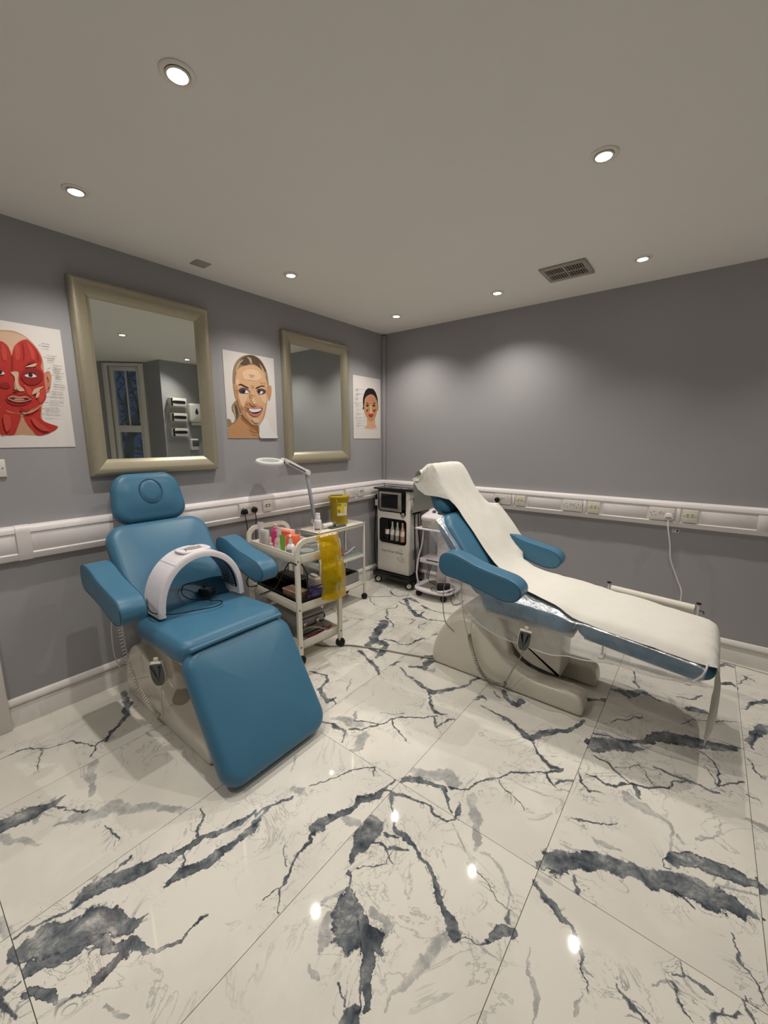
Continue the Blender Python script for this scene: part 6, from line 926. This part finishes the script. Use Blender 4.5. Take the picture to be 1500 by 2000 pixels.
MB().grid([[(-0.08+0.16*i/8, -0.05+0.1*j/3, 0.012+0.010*math.sin(i*0.9)) for j in range(4)] for i in range(9)]).build('sheet', 'poster_paper', t)
t = item('instrument_case', 'dark grey flat case lying on the trolley top', 'case', on1(0.05, 0.085, Z1), 0.1)
MB().box((0, 0, 0.030), (0.20, 0.09, 0.060), bev=0.004).build('case_body', 'grey_card', t); MB().box((0, 0, 0.0615), (0.18, 0.07, 0.003)).build('case_lid', 'control_grey', t)
t = item('mixing_bowl', 'teal bowl with white wrappers at the front of the trolley top', 'bowl', on1(0.213, -0.02, Z1))
MB().lathe([(0.0, 0.0), (0.045, 0.0), (0.065, 0.030), (0.070, 0.048), (0.066, 0.048), (0.060, 0.030), (0.04, 0.006), (0, 0.006)], 28).build('bowl_body', 'teal_bowl', t)
MB().pillow(flat([(-0.05, -0.03), (0.02, -0.05), (0.055, 0.0), (0.02, 0.045), (-0.045, 0.03)], 4), 0.02, 0.006, 0.004, Matrix.Translation((0, 0, 0.042))).build('wrapper', 'grey_card', t)
t = item('folded_tissue', 'folded white tissue at the front edge of the trolley top', 'tissue', on1(0.240, 0.110, Z1), 0.1)
MB().pillow(flat([(-0.04, -0.035), (0.04, -0.04), (0.04, 0.035), (-0.04, 0.035)], 5), 0.075, 0.012, 0.006, Matrix.Translation((0, 0, 0.040))).build('tissue_fold', 'poster_paper', t)
# middle tray
Z2 = TZ[1]+0.0065
t = item('device_tray', 'black plastic tray filling the middle trolley shelf', 'tray', on1(0, 0, Z2))
m_ = MB().box((0, 0, 0.006), (0.56, 0.28, 0.010), bev=0.003)
for s_ in (-1, 1): m_.box((0, s_*0.139, 0.035), (0.56, 0.006, 0.066), bev=0.002, seg=1); m_.box((s_*0.278, 0, 0.035), (0.006, 0.28, 0.066), bev=0.002, seg=1)
m_.build('tray_body', 'black_plastic', t)
t = item('control_unit', 'long black control unit on the middle trolley shelf', 'device', on1(-0.10, 0.055, Z2+0.012), 0.03)
MB().box((0, 0, 0.055), (0.28, 0.11, 0.10), bev=0.008).build('unit_body', 'black_plastic', t); MB().box((0, -0.056, 0.07), (0.2, 0.002, 0.02)).build('display_strip', 'screen_dark', t)
t = item('carton', 'beige and brown box on the middle trolley shelf', 'box', on1(0.13, -0.078, Z2+0.012), 0.05)
MB().box((0, 0, 0.042), (0.16, 0.09, 0.075), bev=0.003).build('carton_body', 'brown_card', t); MB().box((0, 0, 0.083), (0.165, 0.095, 0.012), bev=0.003).build('carton_lid', 'tan_box', t); MB().box((0, -0.018, 0.0895), (0.15, 0.05, 0.001)).build('printed_band', 'brown_card', t)
t = item('wash_cloth', 'folded purple cloth on the middle trolley shelf', 'cloth', on1(0.205, 0.03, Z2+0.012), 0.15)
MB().pillow(flat([(-0.06, -0.05), (0.05, -0.06), (0.05, 0.05), (-0.05, 0.055)], 5), 0.06, 0.02, 0.012, Matrix.Translation((0, 0, 0.043)) @ Matrix.Rotation(0.35, 4, 'X')).build('cloth_fold', 'purple_cloth', t)
t = item('tissue_bag', 'crumpled white packet behind the purple cloth', 'packet', on1(0.125, 0.09, Z2+0.012))
MB().pillow(flat([(-0.05, -0.03), (0.05, -0.035), (0.055, 0.03), (-0.045, 0.035)], 5), 0.12, 0.02, 0.012, Matrix.Translation((0, 0, 0.075))).build('packet_body', 'poster_paper', t)
t = item('device_cable', 'black cables looping out of the trolley shelf toward the chair', 'cable', on1(0, 0, 0))
for pth in ([(-0.02, -0.06, 0.47), (-0.10, -0.15, 0.53), (-0.20, -0.20, 0.52), (-0.28, -0.22, 0.46), (-0.29, -0.20, 0.40), (-0.22, -0.16, 0.42)], [(0.0, 0.0, 0.47), (-0.02, -0.09, 0.54), (-0.12, -0.155, 0.545), (-0.22, -0.14, 0.50), (-0.26, -0.08, 0.46)], [(0.325, -0.185, 0.70), (0.27, -0.20, 0.705), (0.20, -0.195, 0.64), (0.12, -0.19, 0.54), (0.02, -0.17, 0.46), (-0.10, -0.17, 0.40), (-0.18, -0.18, 0.36)], [(0.328, -0.15, 0.70), (0.325, -0.12, 0.65), (0.32, -0.10, 0.60), (0.30, -0.09, 0.54), (0.27, -0.06, 0.47), (0.23, -0.05, 0.46)], [(0.23, 0.0, 0.47), (0.26, 0.05, 0.49), (0.29, 0.09, 0.485), (0.26, 0.02, 0.46)]):
    MB().tube(spline(pth, 8), 0.0042, 7).build('cable_run', 'cable_black', t)
# bottom tray
Z3 = TZ[2]+0.0065
t = item('equipment_case', 'stacked silver equipment case with black trim on the lowest shelf', 'case', on1(0.02, 0.01, Z3))
MB().box((0, 0, 0.085), (0.34, 0.22, 0.17), bev=0.004).build('case_body', 'steel_grey', t)
for z_ in (0.03, 0.085, 0.145): MB().box((0.1725, 0, z_), (0.006, 0.21, 0.006)).build('case_trim', 'black_plastic', t)
for y_ in (-0.06, 0.05): MB().box((0.175, y_, 0.10), (0.008, 0.025, 0.04), bev=0.002).build('latch', 'chrome', t)
t = item('hair_brush', 'brush with a dark red handle lying on the lowest trolley shelf', 'brush', on1(0.240, 0.025, Z3+0.002), 1.35)
MB().tube(spline([(-0.10, 0, 0.020), (-0.03, 0, 0.026), (0.05, 0, 0.045), (0.11, 0, 0.060)], 6), 0.009, 10, rad=None).build('handle', 'maroon', t); MB().box((-0.12, 0, 0.016), (0.06, 0.035, 0.018), bev=0.006).build('brush_head', 'steel_grey', t)
t = item('grey_lead', 'grey cable lying over the lowest trolley shelf', 'cable', on1(0, 0, 0))
MB().tube(spline([(0.20, -0.13, 0.14), (0.24, -0.06, 0.20), (0.27, 0.02, 0.185), (0.285, 0.08, 0.15)], 8), 0.004, 7).build('cable_run', 'cable_grey', t)

# yellow waste bag hanging from the front arch
t = thing('waste_bag', 'yellow clinical waste bag hanging on the front of the trolley', 'bag', on1(HL+0.017, 0.060, 0), TA)
rows = []
for k in range(25):
    f = k/24; z_ = 0.855-0.425*f; w_ = 0.080+0.018*f; bul = 0.014+0.040*math.sin(min(1, f*1.15)*PI*0.62)**2
    r = []
    for j in range(33):
        a = 2*PI*j/32
        wr = 0.010*noise.noise(Vector((math.cos(a)*2.2, math.sin(a)*2.2, f*4)))+0.007*noise.noise(Vector((math.cos(a)*6, math.sin(a)*6, f*9)))
        r.append((0.012+bul*0.8+(bul+wr)*math.cos(a), 0.012*f+(w_+wr)*math.sin(a)*(1 if abs(math.sin(a)) < 0.98 else 0.98), z_+0.010*noise.noise(Vector((j*0.3, f*3, 4)))*(1 if 0 < k < 24 else 1.5)))
    rows.append(r)
m_ = MB().grid(rows); m_.add([rows[-1][j] for j in range(32)], [tuple(range(32))], None, True); m_.build('bag_skin', 'yellow_film', t)
MB().grid([[(-0.022+0.006*i, -0.075+0.15*j/12, 0.853+0.012*math.sin(PI*i/8.0)+0.003*noise.noise(Vector((i, j*0.6, 2)))) for j in range(13)] for i in range(9)]).build('bag_collar', 'yellow_film', t)
MB().pillow(flat([(-0.065, -0.05), (-0.01, -0.055), (0.06, -0.045), (0.065, 0.02), (0.02, 0.055), (-0.03, 0.045), (-0.07, 0.05)], 5), 0.04, 0.015, 0.012, frame((0.045, 0.01, 0.525), (0, 1, 0), (1, 0, 0))).build('bag_contents', 'olive', t)

# ------------------------------------------------------------------ slim trolley by the wall
t2 = thing('glass_trolley', 'slim white trolley by the wall carrying the yellow sharps bin', 'trolley', (0.195, -0.965, 0))
LX, LY = 0.118, 0.272
for sx in (-1, 1):
    for sy in (-1, 1):
        MB().box((sx*LX, sy*LY, 0.395), (0.018, 0.018, 0.685), bev=0.003).build('leg', 'trolley_white', t2); caster(t2, sx*LX, sy*LY, 0.029)
        MB().lathe([(0, 0), (0.009, 0), (0.007, 0.004), (0, 0.005)], 10, frame((sx*LX, sy*LY, 0.7375), (1, 0, 0), (0, 0, 1))).build('end_cap', 'print_grey', t2)
for z_, mt in ((0.735, 'trolley_white'), (0.445, 'glass_shelf'), (0.180, 'trolley_white')):
    if mt == 'glass_shelf': MB().box((0, 0, z_), (0.24, 0.55, 0.006), bev=0.001, seg=1).build('glass_shelf', mt, t2)
    else: MB().box((0, 0, z_), (0.262 if z_ > 0.7 else 0.225, 0.572 if z_ > 0.7 else 0.53, 0.008), bev=0.002, seg=1).build('shelf', mt, t2)
    for s_ in (-1, 1):
        MB().box((0, s_*LY, z_-0.018), (2*LX, 0.010, 0.026), bev=0.002, seg=1).build('shelf_rail', 'trolley_white', t2); MB().box((s_*LX, 0, z_-0.018), (0.010, 2*LY, 0.026), bev=0.002, seg=1).build('shelf_rail', 'trolley_white', t2)
ZT = 0.7395
t = thing('sharps_bin', 'yellow sharps bin with a warning label', 'bin', (0.185, -0.875, ZT))
MB().lathe([(0, 0), (0.068, 0), (0.074, 0.006), (0.082, 0.215), (0.086, 0.22), (0.086, 0.235), (0.0, 0.236)], 36).build('bin_body', 'sharps_yellow', t)
ld_ = MB().lathe([(0.080, 0.236), (0.092, 0.236), (0.094, 0.244), (0.092, 0.252), (0.080, 0.256), (0.0, 0.256)], 36).build('lid', 'sharps_yellow', t)
MB().pillow(flat([(-0.045, -0.016), (0.045, -0.016), (0.052, 0), (0.045, 0.016), (-0.045, 0.016), (-0.052, 0)], 4), 0.003, 0.001, 0, Matrix.Translation((-0.005, -0.025, 0.2565)) @ Matrix.Rotation(0.9, 4, 'Z')).build('lid_slot', 'dark_slot', ld_)
for s_ in (-1, 1): MB().tube(spline([(0.055*s_*0.8, -0.075*s_, 0.235), (0.062*s_, -0.085*s_, 0.20), (0.060*s_, -0.082*s_, 0.17)], 4), 0.003, 6).build('carry_handle', 'sharps_yellow', t)
AL0 = -1.02
def onbin(a, z, e=0.0): r = 0.0745+(0.0075*(z-0.006)/0.209)+0.0012+e; return (r*math.cos(a), r*math.sin(a), z)
lb = MB().grid([[onbin(AL0+1.25*j/14, z) for j in range(15)] for z in (0.085, 0.198)]).build('warning_label', 'label_yellow', t)
MB().grid([[onbin(AL0+1.25*j/14, z, 0.0006) for j in range(15)] for z in (0.085, 0.105)]).build('label_panel', 'poster_paper', lb)
ct = 0.90
MB().add([onbin(AL0+ct-0.42, 0.145, 0.0012), onbin(AL0+ct, 0.100, 0.0012), onbin(AL0+ct+0.30, 0.120, 0.0012), onbin(AL0+ct+0.30, 0.172, 0.0012), onbin(AL0+ct, 0.190, 0.0012)], [(0, 1, 2, 3, 4)], None, False).build('hazard_diamond', 'poster_paper', lb)
MB().add([onbin(AL0+ct+a, z, 0.0018) for a, z in ((-0.02, 0.168), (0.10, 0.168), (0.10, 0.180), (-0.02, 0.180))], [(0, 1, 2, 3)], None, False).build('hazard_mark', 'print_dark', lb)
for z_, w_ in ((0.187, 0.42), (0.176, 0.36), (0.135, 0.26), (0.126, 0.24), (0.118, 0.28)): MB().grid([[onbin(AL0+0.08+w_*j/5, q, 0.0010) for j in range(6)] for q in (z_-0.0022, z_+0.0022)]).build('printed_line', 'print_dark' if z_ > 0.15 else 'maroon', lb)
bottle((0.245, -1.185, ZT), 'white foam pump bottle beside the magnifier lamp', 'device_white', [(0, 0), (0.026, 0), (0.029, 0.005), (0.029, 0.078), (0.024, 0.090), (0.016, 0.096), (0, 0.097)], 'device_white', [(0, 0.095), (0.019, 0.095), (0.020, 0.115), (0.018, 0.117), (0.0185, 0.145), (0.0, 0.147)], -0.3, 1, 1, (0.0294, 0.012, 0.020, 'maroon'))
t = thing('lying_tube', 'white and olive tube lying on the slim trolley', 'tube', (0.245, -1.075, ZT+0.024), 1.45)
MB().tube([(-0.055, 0, 0), (0.04, 0, 0)], 0.022, 18).build('tube_body', 'poster_paper', t); MB().tube([(0.04, 0, 0), (0.072, 0, 0)], 0.0235, 18).build('cap', 'olive', t)
t = thing('eyebrow_pencil', 'maroon and white pencil lying against the sharps bin', 'pencil', (0.225, -0.985, ZT+0.006), 0.6)
MB().cyl((-0.045, 0, 0), (0.02, 0, 0), 0.0055, 8).build('barrel', 'maroon', t); MB().cyl((0.02, 0, 0), (0.05, 0, 0), 0.0052, 8, 0.003).build('tip', 'poster_paper', t)
t = thing('metal_dish', 'dark metal dish with tools on the slim trolley', 'dish', (0.285, -1.0, ZT), 1.5)
MB().pillow(flat([(-0.075, -0.022), (0.075, -0.022), (0.085, 0), (0.075, 0.022), (-0.075, 0.022), (-0.085, 0)], 4), 0.010, 0.004, 0, Matrix.Translation((0, 0, 0.006))).build('dish_body', 'control_grey', t)
t = thing('storage_basket', 'silver basket of black tools on the bottom of the slim trolley', 'basket', (0.195, -0.85, 0.184))
m_ = MB().box((0, 0, 0.004), (0.18, 0.22, 0.006))
for s_ in (-1, 1): m_.box((0, s_*0.11, 0.05), (0.18, 0.004, 0.09)); m_.box((s_*0.09, 0, 0.05), (0.004, 0.22, 0.09))
m_.build('basket_body', 'steel_grey', t)
for (x_, y_, s_) in ((0.02, 0.03, 0.05), (-0.03, -0.04, 0.06), (0.04, -0.05, 0.045)): MB().box((x_, y_, 0.075), (s_, s_*1.4, 0.07), bev=0.008).build('tool_case', 'black_plastic', t)
t = thing('face_massager', 'white wand with a pink ball on the glass shelf', 'massager', (0.235, -0.83, 0.452), 0.3)
MB().tube(spline([(-0.02, -0.06, 0.010), (0.02, -0.02, 0.03), (0.03, 0.06, 0.05), (0.02, 0.12, 0.035), (0.0, 0.16, 0.010)], 6), 0.007, 8).build('wand', 'device_white', t); MB().lathe([(0, -0.022), (0.014, -0.017), (0.022, 0), (0.014, 0.017), (0, 0.022)], 16, Matrix.Translation((-0.02, -0.07, 0.022))).build('ball_head', 'pink_ball', t)
t = thing('folded_towel', 'folded grey towel on the glass shelf', 'towel', (0.17, -1.08, 0.450))
MB().pillow(flat([(-0.08, -0.08), (0.08, -0.08), (0.08, 0.08), (-0.08, 0.08)], 5), 0.05, 0.02, 0.004, Matrix.Translation((0, 0, 0.028))).build('towel_fold', 'control_grey', t)

# ------------------------------------------------------------------ magnifier lamp clamped to the slim trolley
t = thing('magnifier_lamp', 'white ring magnifier lamp on a jointed arm', 'lamp', (0.17, -1.15, 0))
MB().lathe([(0, ZT), (0.024, ZT), (0.024, ZT+0.012), (0.017, ZT+0.02), (0.017, ZT+0.05), (0, ZT+0.052)], 20).build('clamp_base', 'lamp_white', t)
for s_ in (-1, 1): MB().lathe([(0, -0.006), (0.024, -0.006), (0.026, 0), (0.024, 0.006), (0, 0.006)], 20, frame((s_*0.016, 0, 0.800), (0, 1, 0), (1, 0, 0))).build('base_joint', 'lamp_white', t)
def arm(a, b_, w_, name, m): 
    a = Vector(a); b_ = Vector(b_); M = frame((a+b_)/2, b_-a, (1, 0, 0)); MB().box((0, 0, 0), ((b_-a).length, w_, 0.024), bev=0.005, M=M).build(name, m, t)
arm((0, 0.0, 0.800), (0, -0.072, 1.205), 0.026, 'lower_arm', 'lamp_grey'); arm((0.002, -0.067, 1.220), (0, -0.292, 1.325), 0.034, 'upper_arm', 'lamp_white')
arm((0.013, -0.100, 1.228), (0.013, -0.260, 1.303), 0.008, 'arm_slot', 'control_grey')
MB().lathe([(0, -0.020), (0.021, -0.020), (0.023, -0.012), (0.023, 0.012), (0.021, 0.020), (0, 0.020)], 20, frame((0, -0.067, 1.217), (0, 1, 0), (1, 0, 0))).build('elbow_joint', 'lamp_white', t)
MB().lathe([(0, -0.016), (0.018, -0.016), (0.018, 0.016), (0, 0.016)], 18, frame((0, -0.298, 1.325), (0, 1, 0), (1, 0, 0))).build('head_joint', 'lamp_white', t)
MB().lathe([(0, 0), (0.010, 0), (0.010, 0.014), (0, 0.015)], 12, frame((0.018, -0.318, 1.313), (0, 1, 0), (1, 0, 0))).build('lock_knob', 'black_plastic', t)
RM = frame((0.0, -0.425, 1.318), (0, 1, 0.04), (0.17, -0.04, 1))
MB().lathe([(0.068, -0.014), (0.098, -0.014), (0.102, -0.008), (0.102, 0.008), (0.098, 0.013), (0.070, 0.013), (0.068, 0.010), (0.068, -0.014)], 44, RM).build('ring_head', 'lamp_white', t)
MB().lathe([(0, -0.003), (0.068, -0.003), (0.068, 0.003), (0, 0.003)], 36, RM).build('magnifier_lens', 'glass_shelf', t)

# ------------------------------------------------------------------ facial machine in the corner
t = thing('facial_machine', 'white facial machine with a screen and bottles, standing in the corner', 'machine', (0.315, -0.155, 0))
FX, FY = 0.198, -0.100        # half width, front face
MB().box((0, -0.005, 0.565), (2*FX, 0.19, 0.85), bev=0.010).build('cabinet', 'machine_white', t)
MB().box((0.012, -0.012, 0.998), (0.475, 0.225, 0.016), bev=0.003).build('top_tray', 'machine_black', t)
for (x_, y_, s_) in ((-0.09, -0.07, 0.02), (0.05, -0.08, 0.016), (0.13, -0.08, 0.014), (0.10, -0.05, 0.012)): MB().pillow(flat([(-s_*2, -s_*0.6), (s_*2, -s_*0.5), (s_*1.8, s_*0.6), (-s_*2, s_*0.7)], 4), 0.006, 0.002, 0, Matrix.Translation((x_, y_, 1.009))).build('tray_tool', 'chrome', t)
fm = lambda x, z, d=0.0: frame((x, FY-d, z), (1, 0, 0), (0, -1, 0))
MB().pad(0.345, 0.225, 0.006, 0.030, 0.002, 0.0, fm(-0.012, 0.880)).build('screen_panel', 'machine_black', t)
MB().lathe([(0, 0.003), (0.033, 0.003), (0.034, 0.0), (0, 0)][::-1], 24, fm(0.127, 0.765)).build('dial_surround', 'machine_black', t)
b_ = MB().box((-0.025, 0.0, 0.009), (0.275, 0.190, 0.012), bev=0.004, M=fm(0, 0.875)).build('screen_bezel', 'silver', t)
MB().box((-0.030, 0.004, 0.0155), (0.205, 0.140, 0.003), M=fm(0, 0.875)).build('screen', 'screen_dark', b_)
MB().lathe([(0, 0.012), (0.016, 0.012), (0.022, 0.008), (0.022, 0.0), (0, 0)][::-1], 20, fm(0.128, 0.752, 0.002)).build('dial', 'silver', t)
MB().pad(0.255, 0.335, 0.006, 0.035, 0.002, 0.0, fm(0.0, 0.575) @ Matrix.Rotation(PI/2, 4, 'Z')).build('bottle_bay', 'machine_black', t)
for k in range(4):
    x_ = -0.055+k*0.062
    MB().lathe([(0, 0), (0.020, 0), (0.022, 0.004), (0.022, 0.10), (0.016, 0.125), (0.009, 0.15), (0.009, 0.19), (0, 0.19)], 16, Matrix.Translation((x_, FY-0.012, 0.485))).build('serum_bottle', ('screen_dark', 'clear_bottle', 'clear_bottle', 'amber_liquid')[k], t)
    MB().grid([[(x_+0.0228*math.cos(a), FY-0.012+0.0228*math.sin(a), z) for a in [-PI+PI*j/8 for j in range(9)]] for z in (0.545, 0.595)]).build('bottle_label', 'poster_paper', t)
    MB().box((x_, FY-0.036, 0.588), (0.02, 0.0008, 0.006)).build('printed_line', 'pink_ball', t)
MB().box((0.0, FY-0.010, 0.487), (0.30, 0.05, 0.006), bev=0.002, seg=1).build('bottle_rail', 'machine_black', t)
text('Aqua Water Bubble', 0.034, fm(-0.145, 0.352, 0.0006), 'print_grey', t)
for (x_, z_, r_) in ((0.105, 0.395, 0.015), (0.068, 0.375, 0.007), (0.122, 0.360, 0.008), (0.105, 0.350, 0.006), (0.112, 0.315, 0.016), (0.135, 0.295, 0.015), (0.112, 0.278, 0.013), (0.07, 0.305, 0.010), (0.085, 0.285, 0.006)):
    M = fm(x_, z_, 0.0005); MB().tube([M @ Vector((r_*math.cos(PI/3*k+PI/6), r_*math.sin(PI/3*k+PI/6), 0)) for k in range(6)], 0.0011, 4, closed=True).build('molecule_logo', 'print_grey', t)
MB().box((0.0, -0.005, 0.108), (0.47, 0.26, 0.055), bev=0.008).build('base_plinth', 'machine_black', t)
for sx in (-1, 1):
    for sy in (-1, 1): caster(t, sx*0.195, sy*0.085-0.003, 0.040, 'black_rubber', 'socket_white', 0.03)
for s_ in (-1, 1):
    x_ = s_*(FX+0.012)
    MB().box((x_+s_*0.022, -0.03, 0.79), (0.050, 0.10, 0.045), bev=0.006).build('holder', 'machine_black', t)
    for q in range(2):
        y_ = -0.065+q*0.065; xx = x_+s_*0.026
        h_ = MB().lathe([(0, 0), (0.013, 0), (0.014, 0.07), (0.0125, 0.075), (0, 0.075)], 14, Matrix.Translation((xx, y_, 0.80))).build('handpiece', 'socket_white', t)
        MB().lathe([(0, 0.075), (0.0125, 0.075), (0.0125, 0.128), (0, 0.129)], 14, Matrix.Translation((xx, y_, 0.80))).build('grip', 'black_plastic', h_)
        MB().lathe([(0, 0.128), (0.011, 0.128), (0.004, 0.150), (0, 0.151)], 14, Matrix.Translation((xx, y_, 0.80))).build('tip', 'chrome', h_)
        MB().tube(spline([(xx, y_, 0.80), (xx+s_*0.012, y_-0.01, 0.62), (xx+s_*(0.020+0.016*q), y_-0.01, 0.38), (xx+s_*0.016, y_, 0.20), (xx-s_*0.02, y_+0.02, 0.17)], 8), 0.0065, 8).build('hose', 'cable_black', t)
for k in range(9): MB().box((FX+0.0008, 0.01, 0.30+0.011*k), (0.002, 0.08, 0.004)).build('vent_slot', 'dark_slot', t)

# ------------------------------------------------------------------ small device cart beside it
t = thing('device_cart', 'white pedestal cart with a small device on top, behind the bed', 'cart', (0.805, -0.185, 0))
MB().pillow(flat([(-0.165, -0.150), (0.160, -0.150), (0.168, 0.14), (-0.165, 0.14)], 6), 0.024, 0.008, 0, Matrix.Translation((0, 0, 0.082))).build('base_plate', 'device_white', t)
MB().box((-0.01, -0.01, 0.0955), (0.24, 0.22, 0.003)).build('base_mat', 'plate_grey', t)
for sx in (-1, 1):
    for sy in (-1, 1): caster(t, sx*0.135, sy*0.12, 0.030)
MB().box((0.055, 0.015, 0.375), (0.105, 0.085, 0.57), bev=0.006).build('column', 'device_white', t)
MB().box((0.0, -0.02, 0.665), (0.335, 0.27, 0.014), bev=0.005).build('top_shelf', 'device_white', t)
MB().box((0.005, -0.04, 0.365), (0.25, 0.20, 0.045), bev=0.006).build('drawer_shelf', 'device_white', t); MB().box((0.02, -0.1405, 0.378), (0.13, 0.002, 0.010)).build('drawer_slot', 'dark_slot', t)
MB().tube(spline([(-0.105, -0.10, 0.66), (-0.11, -0.115, 0.52), (-0.135, -0.135, 0.38), (-0.150, -0.14, 0.24), (-0.14, -0.12, 0.13), (-0.115, -0.10, 0.105)], 8), 0.0075, 8).build('hose', 'device_white', t)
MB().tube(spline([(0.08, -0.15, 0.10), (0.13, -0.16, 0.11), (0.175, -0.10, 0.115), (0.18, 0.02, 0.11), (0.13, 0.06, 0.105)], 8), 0.009, 8).build('rim_rail', 'device_white', t)
t = thing('rf_device', 'white tabletop device with a dial and black control pad on the cart', 'device', (0.815, -0.20, 0.6725))
MB().box((0.0, -0.01, 0.045), (0.250, 0.20, 0.085), bev=0.012).build('device_base', 'plate_grey', t)
MB().pad(0.285, 0.235, 0.05, 0.04, 0.02, 0.006, frame((0.0, 0.0, 0.108), (1, 0, 0), (0, -0.22, 1))).build('device_lid', 'device_white', t)
TM = frame((0.0, 0.0, 0.140), (1, 0, 0), (0, -0.22, 1))
MB().pillow(flat([(-0.02, -0.045), (0.10, -0.055), (0.115, 0.07), (0.0, 0.075)], 4), 0.008, 0.003, 0, TM @ Matrix.Translation((0.015, 0.015, 0))).build('control_pad', 'black_plastic', t)
MB().lathe([(0, 0.022), (0.014, 0.021), (0.018, 0.012), (0.020, 0.0), (0, 0)][::-1], 18, TM @ Matrix.Translation((-0.045, -0.015, 0))).build('dial', 'chrome', t)
MB().lathe([(0, 0.002), (0.018, 0.002), (0.018, 0), (0, 0)][::-1], 18, TM @ Matrix.Translation((0.07, 0.02, 0.005))).build('pad_button', 'silver', t)
t = thing('serum_jar', 'small white jar between the corner machine and the cart', 'jar', (0.667, -0.095, 0.6725))
MB().lathe([(0, 0), (0.024, 0), (0.026, 0.004), (0.026, 0.14), (0.022, 0.15), (0, 0.15)], 20).build('jar_body', 'device_white', t); MB().lathe([(0, 0.15), (0.026, 0.15), (0.026, 0.185), (0, 0.187)], 20).build('lid', 'socket_white', t)
t = thing('power_brick', 'black power brick with tangled leads on the cart base', 'adapter', (0.915, -0.265, 0.097), 0.5)
MB().box((0, 0, 0.032), (0.12, 0.06, 0.060), bev=0.006).build('brick_body', 'black_plastic', t)
for pth in ([(-0.06, 0, 0.03), (-0.11, 0.02, 0.012), (-0.10, -0.05, 0.010), (-0.02, -0.06, 0.010), (0.06, -0.05, 0.010), (0.05, 0.05, 0.02), (0.06, 0.0, 0.03)], [(0.06, 0, 0.03), (0.10, -0.03, 0.05), (0.09, -0.07, 0.0), (0.07, -0.10, -0.05), (0.10, -0.11, -0.09), (0.16, -0.06, -0.092), (0.19, 0.02, -0.092)], [(-0.06, 0.0, 0.04), (-0.14, 0.06, 0.07), (-0.13, 0.12, 0.16), (-0.10, 0.13, 0.26)]):
    MB().tube(spline(pth, 8), 0.0028, 6).build('lead', 'cable_black', t)
# grey lead across the floor from the trolley to the bed
t = thing('floor_cable', 'grey cable running over the floor from the trolley to the bed base', 'cable')
MB().tube(spline([(0.60, -1.58, 0.006), (0.72, -1.52, 0.006), (0.80, -1.44, 0.006), (0.90, -1.39, 0.006), (1.05, -1.33, 0.006), (1.22, -1.275, 0.006), (1.36, -1.22, 0.006), (1.44, -1.16, 0.006)], 8), 0.0055, 8).build('cable_run', 'cable_grey', t)

# ------------------------------------------------------------------ lettering as plain meshes
bpy.context.view_layer.update()
dg = bpy.context.evaluated_depsgraph_get()
for o in TEXTS:
    me = bpy.data.meshes.new_from_object(o.evaluated_get(dg)); n = bpy.data.objects.new('lettering', me); COL.objects.link(n)
    n.parent = o.parent; n.matrix_local = o.matrix_local.copy(); bpy.data.objects.remove(o)
